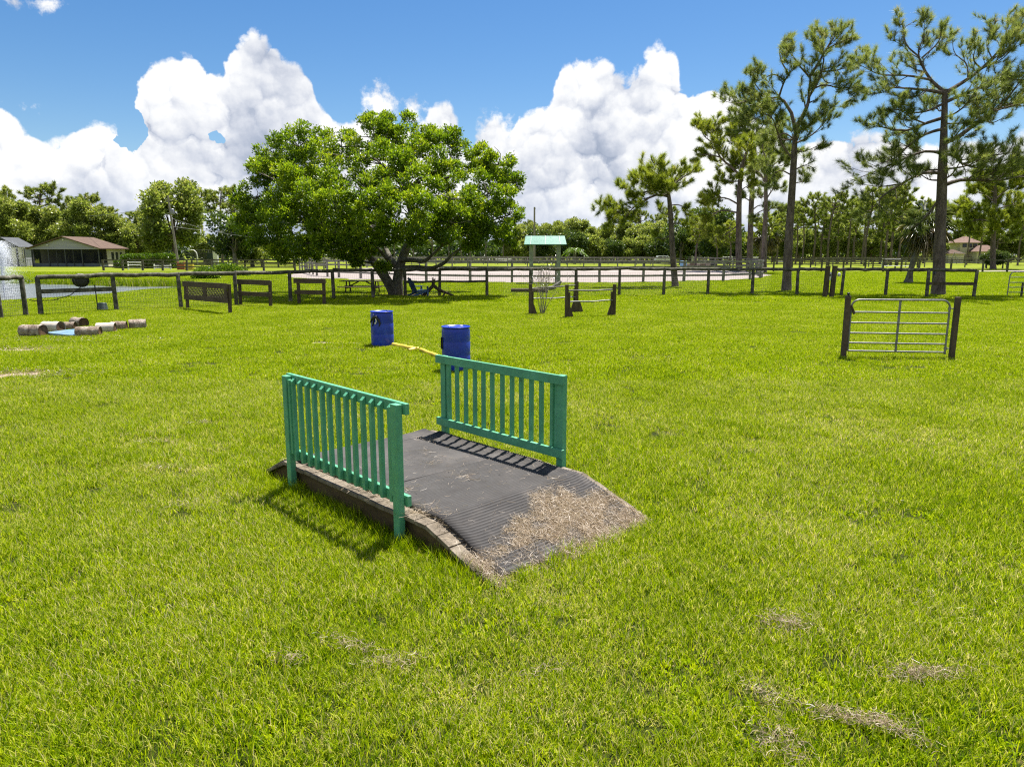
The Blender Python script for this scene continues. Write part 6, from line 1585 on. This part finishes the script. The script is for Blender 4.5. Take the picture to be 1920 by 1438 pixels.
# ------------------------------------------------------------------ hedges and court
def hedge(name, c, size, label, seed, n, leaf=M_HEDGE, wob=0.25, Lf=0.20):
    rng = np.random.default_rng(seed); root = empty(name, (c[0], c[1], 0)); tag(root, label, 'hedge')
    P_ = rng.uniform(-.5, .5, (n, 3)); ax_ = rng.integers(0, 3, n); sgn = rng.choice((-.5, .5), n)
    P_[np.arange(n), ax_] = np.where(ax_ == 2, .5, sgn) + rng.normal(0, .02, n)
    P_ *= size; P_[:, 2] += size[2] / 2
    P_ += (vnoise(P_[:, 0] + 50, P_[:, 2] + P_[:, 1] + 9, 0.8, seed)[:, None] - .5) * wob * np.array([1, 1, 1])
    P_[:, 2] = np.maximum(P_[:, 2], 0.02)
    D = P_ - (0, 0, size[2] * .4); D /= np.linalg.norm(D, axis=1)[:, None]
    fol = Foliage(); fol.add(*cluster_leaves(P_, D + (0, 0, .5), 5, Lf, Lf * .6, .08, rng, np.clip(.45 + rng.normal(0, .16, n), 0, 1)))
    mesh_obj('leaves', fol.mesh('leaves', leaf), root)
    mb = MB(); mb.box((0, 0, size[2] * .42), (size[0] * .9, size[1] * .8, size[2] * .8)); mb.build('inner_branches', M_PENWOOD, root)
    return root
hedge('hedge', (at(291, 113), 113), (7.6, 2.0, 2.0), 'long clipped bright green hedge right of the porch house', 71, 2600)
hedge('hedge', (at(238, 115), 115), (1.6, 1.2, 1.05), 'small low bush between the house and the clipped hedge', 72, 400)
def low_bush(px, Y, w, h, label, seed):
    rng = np.random.default_rng(seed); root = empty('bush', (at(px, Y), Y, 0)); tag(root, label, 'bush')
    n = 900; e = rng.normal(0, 1, (n, 3)); e /= np.linalg.norm(e, axis=1)[:, None]; e[:, 2] = np.abs(e[:, 2]); e *= (rng.uniform(.5, 1, n) ** .5)[:, None]
    P_ = e * (w / 2, 1.2, h); P_[:, 2] *= 0.6 + 0.6 * vnoise(P_[:, 0] + 30, P_[:, 1] + 30, 0.9, seed)
    fol = Foliage(); fol.add(*cluster_leaves(P_, e + (0, 0, .6), 6, 0.22, 0.10, .10, rng, np.clip(.5 + rng.normal(0, .17, n), 0, 1)))
    mesh_obj('leaves', fol.mesh('leaves', M_HEDGE), root)
    mb = MB()
    for k in range(7): mb.tube([(0, 0, 0), (rng.normal(0, w * .15), rng.normal(0, .3), h * .4), (rng.normal(0, w * .3), rng.normal(0, .5), h * .8)], [.03, .02, .01], 5)
    mb.build('stems', M_TWIG, root)
low_bush(432, 74, 4.6, 1.25, 'spreading leafy bush behind the log rail left of the big tree', 81)
low_bush(392, 66, 2.2, 0.9, 'smaller leafy bush at the pond end by the spreading bush', 82)
# chain link court fence
cf = empty('court_fence', (at(236, 152), 152, 0)); tag(cf, 'tall chain link fence of a ball court behind the hedge', 'fence')
x_end = at(424, 152) - at(236, 152)
MB().bar((0, 0, 3.0), (x_end, 0, 3.0), 0.07, 0.07).build('top_rail', M_STEEL, cf)
for x in np.linspace(0, x_end, 9): MB().tube([(x, 0, 0), (x, 0, 3.05)], 0.05, 6).build('post', M_STEEL, cf)
wire_mesh(cf, [(cf.location.x, 152), (cf.location.x + x_end, 152)], 0.05, 2.95, 0.30, 0.30, 0.010, 'chain_link')
hoop = empty('basketball_hoop', (at(377, 146), 146, 0)); tag(hoop, 'curved white basketball hoop post on the court', 'basketball hoop')
MB().tube([(0.2, 0, 0), (0.25, 0, 1.7), (0.1, 0, 2.5), (-0.4, 0, 2.95), (-1.2, 0, 3.0)], 0.10, 8).build('post', M_WHITE, hoop)
MB().box((-1.3, 0, 3.35), (0.10, 1.5, 0.95), (0, 0.2, 0.6)).build('backboard', M_WHITE, hoop)
cp = MB().box((0, 0, 1.35), (0.9, 0.5, 2.7)).build('court_pillar', M_WHITE, None, (at(413, 140), 140, 0), bevel=0.03); tag(cp, 'white pillar at the right end of the court fence', 'pillar')
cs = MB().box((0, 0, 1.2), (2.0, 0.15, 2.4)).build('court_screen', M_DARKGREEN, None, (at(404, 141), 141.5, 0)); tag(cs, 'dark green wind screen beside the white court pillar', 'screen')
M_ORANGE = mat_mottle('orange_paint', [(0.0, (0.25, 0.07, 0.03)), (1.0, (0.38, 0.14, 0.06))], 2.0, (1, 1, 1), 0.6, 0.3, 0.1)
def filler(px, Y, w, h, mat, label, name='jump_block', cat='jump block'):
    o = empty(name, (at(px, Y), Y, 0)); tag(o, label, cat)
    MB().box((0, 0, h * .5), (w, 0.35, h * .92)).build('panel', mat, o, bevel=0.02)
    for s in (-1, 1): MB().box((s * (w / 2 + .06), 0, h * .55), (0.12, 0.5, h * 1.1)).build('stand', mat, o, bevel=0.02)
filler(348, 103, 0.8, 1.0, M_ORANGE, 'orange jump block at the foot of the utility pole')
filler(363, 101, 0.9, 0.9, M_YELLOW, 'yellow jump block right of the utility pole')
def white_jump(px, Y, w, h, label, nb=3):
    o = empty('white_jump', (at(px, Y), Y, 0)); tag(o, label, 'jump', 'white painted jumps in the far paddocks')
    for s in (-1, 1): MB().box((s * w / 2, 0, h * .5), (0.14, 0.14, h)).build('upright', M_WHITE, o)
    for k in range(nb): MB().tube([(-w / 2, -0.09, h * (.25 + .65 * k / max(nb - 1, 1))), (w / 2, -0.09, h * (.25 + .65 * k / max(nb - 1, 1)))], 0.055, 8).build('pole', M_WHITE, o)
    return o
white_jump(262, 104, 1.9, 1.15, 'solid looking white jump behind the dark fence right of the house')
white_jump(313, 105, 2.4, 0.95, 'low white rail jump in front of the clipped hedge')
white_jump(945, 158, 3.6, 1.5, 'wide white rail jump on the meadow left of the green roofed frame', 4)
white_jump(1358, 170, 2.2, 1.6, 'white jump standing at the wood edge behind the arena right end', 2)
white_jump(1408, 168, 1.6, 1.5, 'white jump between the pine trunks of the cluster', 2)
white_jump(1455, 172, 1.8, 1.5, 'white jump right of the pine trunk cluster', 2)
white_jump(1672, 112, 4.6, 1.55, 'grey white rail jump behind the shaggy leaning palm', 2)
for px, Y, h_, lab in ((1297, 150, 1.9, 'pale jump wing left of the tan hay stack behind the arena'), (1312, 152, 1.7, 'tan jump wing behind the arena rail')):
    o = empty('jump_wing', (at(px, Y), Y, 0)); tag(o, lab, 'jump wing')
    for k in range(4): MB().box(((k - 1.5) * 0.35, 0, h_ * (.5 - .05 * k)), (0.16, 0.1, h_ * (1 - .1 * k))).build('slat', M_WHITE if px < 1300 else M_DECKWOOD, o)
    MB().box((0, -.07, h_ * .3), (1.4, 0.06, 0.12)).build('crossbar', M_DECKWOOD, o)
M_LBLUE = mat_mottle('light_blue_plastic', [(0.0, (0.12, 0.30, 0.50)), (1.0, (0.22, 0.42, 0.62))], 2.0, (1, 1, 1), 0.4, 0.4, 0.05)
lb = empty('barrel', (at(1277, 100), 100, 0)); tag(lb, 'light blue barrel inside the sand arena near the bent pine', 'barrel')
MB().lathe([(0.44, 0), (0.47, .05), (0.47, .4), (.455, .43), (.47, .46), (.47, .85), (.455, .88), (.47, .91), (.47, 1.25), (.44, 1.3), (.40, 1.3), (.38, 1.27)], 24).build('body', M_LBLUE, lb)
hb = empty('hay_stack', (at(1303, 108), 108, 0)); tag(hb, 'low tan stack of bales inside the arena right of the light blue barrel', 'bales')
for k in range(5): MB().box(((k - 2) * 0.75, 0.1 * (k % 2), 0.42), (0.72, 0.6, 0.82 + 0.25 * (k % 3 == 1)), (0, 0, .06 * k)).build('bale', M_DECKWOOD if k % 2 else M_SAND, hb, bevel=0.04)

# pickup parked at the wood edge
M_CARWHITE = mat_mottle('white_car_paint', [(0.0, (0.55, 0.56, 0.57)), (1.0, (0.66, 0.67, 0.68))], 1.0, (1, 1, 1), 0.25, 0.5, 0.0)
cr = empty('parked_car', (at(1243, 163), 163, 0), R(4)); tag(cr, 'white parked car at the wood edge left of the bent pine trunk', 'car')
MB().prism([(-2.3, .45), (2.3, .45), (2.35, .85), (2.2, 1.05), (1.2, 1.15), (-2.25, 1.12), (-2.35, .8)], -.9, .9).build('body', M_CARWHITE, cr, bevel=0.05)
MB().prism([(-2.1, 1.12), (1.15, 1.14), (.45, 1.72), (-1.85, 1.76)], -.8, .8).build('cabin', M_CARWHITE, cr, bevel=0.05)
for xa, xb in ((-1.85, -.85), (-.75, .05), (.12, .7)): MB().prism([(xa, 1.2), (xb, 1.2), (xb - (.35 if xb > .5 else .05), 1.62), (xa + .05, 1.62)], -.825, -.80).build('window', M_GLASS, cr)
for sx in (-1.45, 1.45):
    for sy in (-.82, .82):
        w_ = MB().lathe([(0.0, -.1), (.36, -.1), (.38, 0), (.36, .1), (0, .1)], 18, M=Matrix.Translation((sx, sy, .38)) @ Matrix.Rotation(R(90), 4, 'X')).build('wheel', M_BLACK, cr)

# house with tiled hip roofs on the right
M_TILE = mat_mottle('terracotta_tile', [(0.0, (0.11, 0.062, 0.046)), (0.5, (0.175, 0.112, 0.088)), (1.0, (0.25, 0.175, 0.142))], 2.0, (1, 4, 1), 0.85, 0.2, 0.3)
M_YWALL = mat_mottle('pale_yellow_wall', [(0.0, (0.45, 0.42, 0.28)), (1.0, (0.58, 0.55, 0.40))], 1.0, (1, 1, 1), 0.8, 0.3, 0.1)
h2 = empty('tiled_house', (at(1800, 172), 172, 0)); tag(h2, 'pale yellow two storey house with terracotta hip roofs beyond the right paddocks', 'house')
def hip(x0, x1, y0, y1, z, rise, name='roof', mat=M_TILE):
    mb = MB(); k = min(x1 - x0, y1 - y0) * .45; cy_ = (y0 + y1) / 2
    mb.add([(x0, y0, z), (x1, y0, z), (x1, y1, z), (x0, y1, z), (x0 + k, cy_, z + rise), (x1 - k, cy_, z + rise)], [(0, 1, 5, 4), (1, 2, 5), (2, 3, 4, 5), (3, 0, 4), (3, 2, 1, 0)]); mb.build(name, mat, h2)
MB().box((0.2, 2, 2.4), (4.2, 4, 4.8)).build('wall', M_YWALL, h2); hip(-2.6, 3.0, -.7, 4.7, 4.8, 1.5)
MB().box((2.6, -1.6, 1.35), (4.6, 2.8, 2.7)).build('wall', M_YWALL, h2); hip(-.2, 5.5, -3.6, .6, 2.72, 1.5)
MB().box((-3.8, -.5, 1.1), (3.6, 3, 2.2)).build('wall', M_WALLCREAM, h2); hip(-6.2, -1.9, -2.6, 1.6, 2.22, 1.0, 'roof', M_SHINGLE)
for x in (-.9, .4, 1.6):
    f = MB().box((x, -.04, 4.15), (.95, .06, .85)).build('window', M_TRIM, h2); MB().box((x, -.08, 4.15), (.8, .03, .7)).build('pane', M_GLASS, f)
for x in (1.4, 3.0, 4.3):
    f = MB().box((x, -3.04, 1.4), (.8, .06, 1.5)).build('window', M_TRIM, h2); MB().box((x, -3.08, 1.4), (.66, .03, 1.36)).build('pane', M_GLASS, f)
bf = empty('swing_frame', (at(1776, 158), 158, 0)); tag(bf, 'pale A shaped swing frame in front of the tiled house', 'swing frame')
for s in (-1, 1): MB().tube([(s * .8, 0, 0), (0, 0, 2.4)], .07, 6).build('leg', M_STEEL, bf)
MB().tube([(0, 0, 2.4), (2.2, .3, 2.4)], .06, 6).build('top_bar', M_STEEL, bf)

# ------------------------------------------------------------------ the pond fountain: droplets of spray (stuff)
m, t, out = mat_new('water_spray')
b_ = t.n('ShaderNodeBsdfDiffuse'); b_.inputs['Color'].default_value = (0.86, 0.88, 0.92, 1); b2_ = t.n('ShaderNodeBsdfTranslucent'); b2_.inputs['Color'].default_value = (0.86, 0.88, 0.92, 1)
mx = t.n('ShaderNodeMixShader'); mx.inputs[0].default_value = 0.5; t.l(b_.outputs[0], mx.inputs[1]); t.l(b2_.outputs[0], mx.inputs[2]); t.l(mx.outputs[0], out.inputs['Surface']); M_SPRAY = m
fx, fy = at(14, 40.5), 40.5
rs = np.random.default_rng(8)
n = 60000
v0 = rs.uniform(0.80, 1.0, n) ** 0.7 * 8.1; el_ = rs.normal(R(88), R(2.3), n); a = rs.uniform(0, 2 * np.pi, n); tt = rs.uniform(0, 1, n) ** 0.8 * 1.72
vx, vz = v0 * np.cos(el_), v0 * np.sin(el_)
drift = rs.gamma(2.0, 0.16, n) * tt
C = np.stack([vx * np.cos(a) * tt + drift * 0.40, vx * np.sin(a) * tt + drift * .1, vz * tt - 4.9 * tt * tt - 0.3], 1)
C = C[C[:, 2] > -0.3]
V, F, va = leaf_quads(C, rs.normal(0, 1, C.shape), rs.uniform(0.008, 0.030, len(C)), rs.uniform(0.008, 0.02, len(C)), rs, np.full(len(C), .5))
o = mesh_obj('fountain_spray', np_mesh('fountain_spray', V, F, va, M_SPRAY)); o.location = (fx, fy, 0)
tag(o, 'white fountain spray rising from the pond at the left edge', 'fountain', kind='stuff')

build_grass()
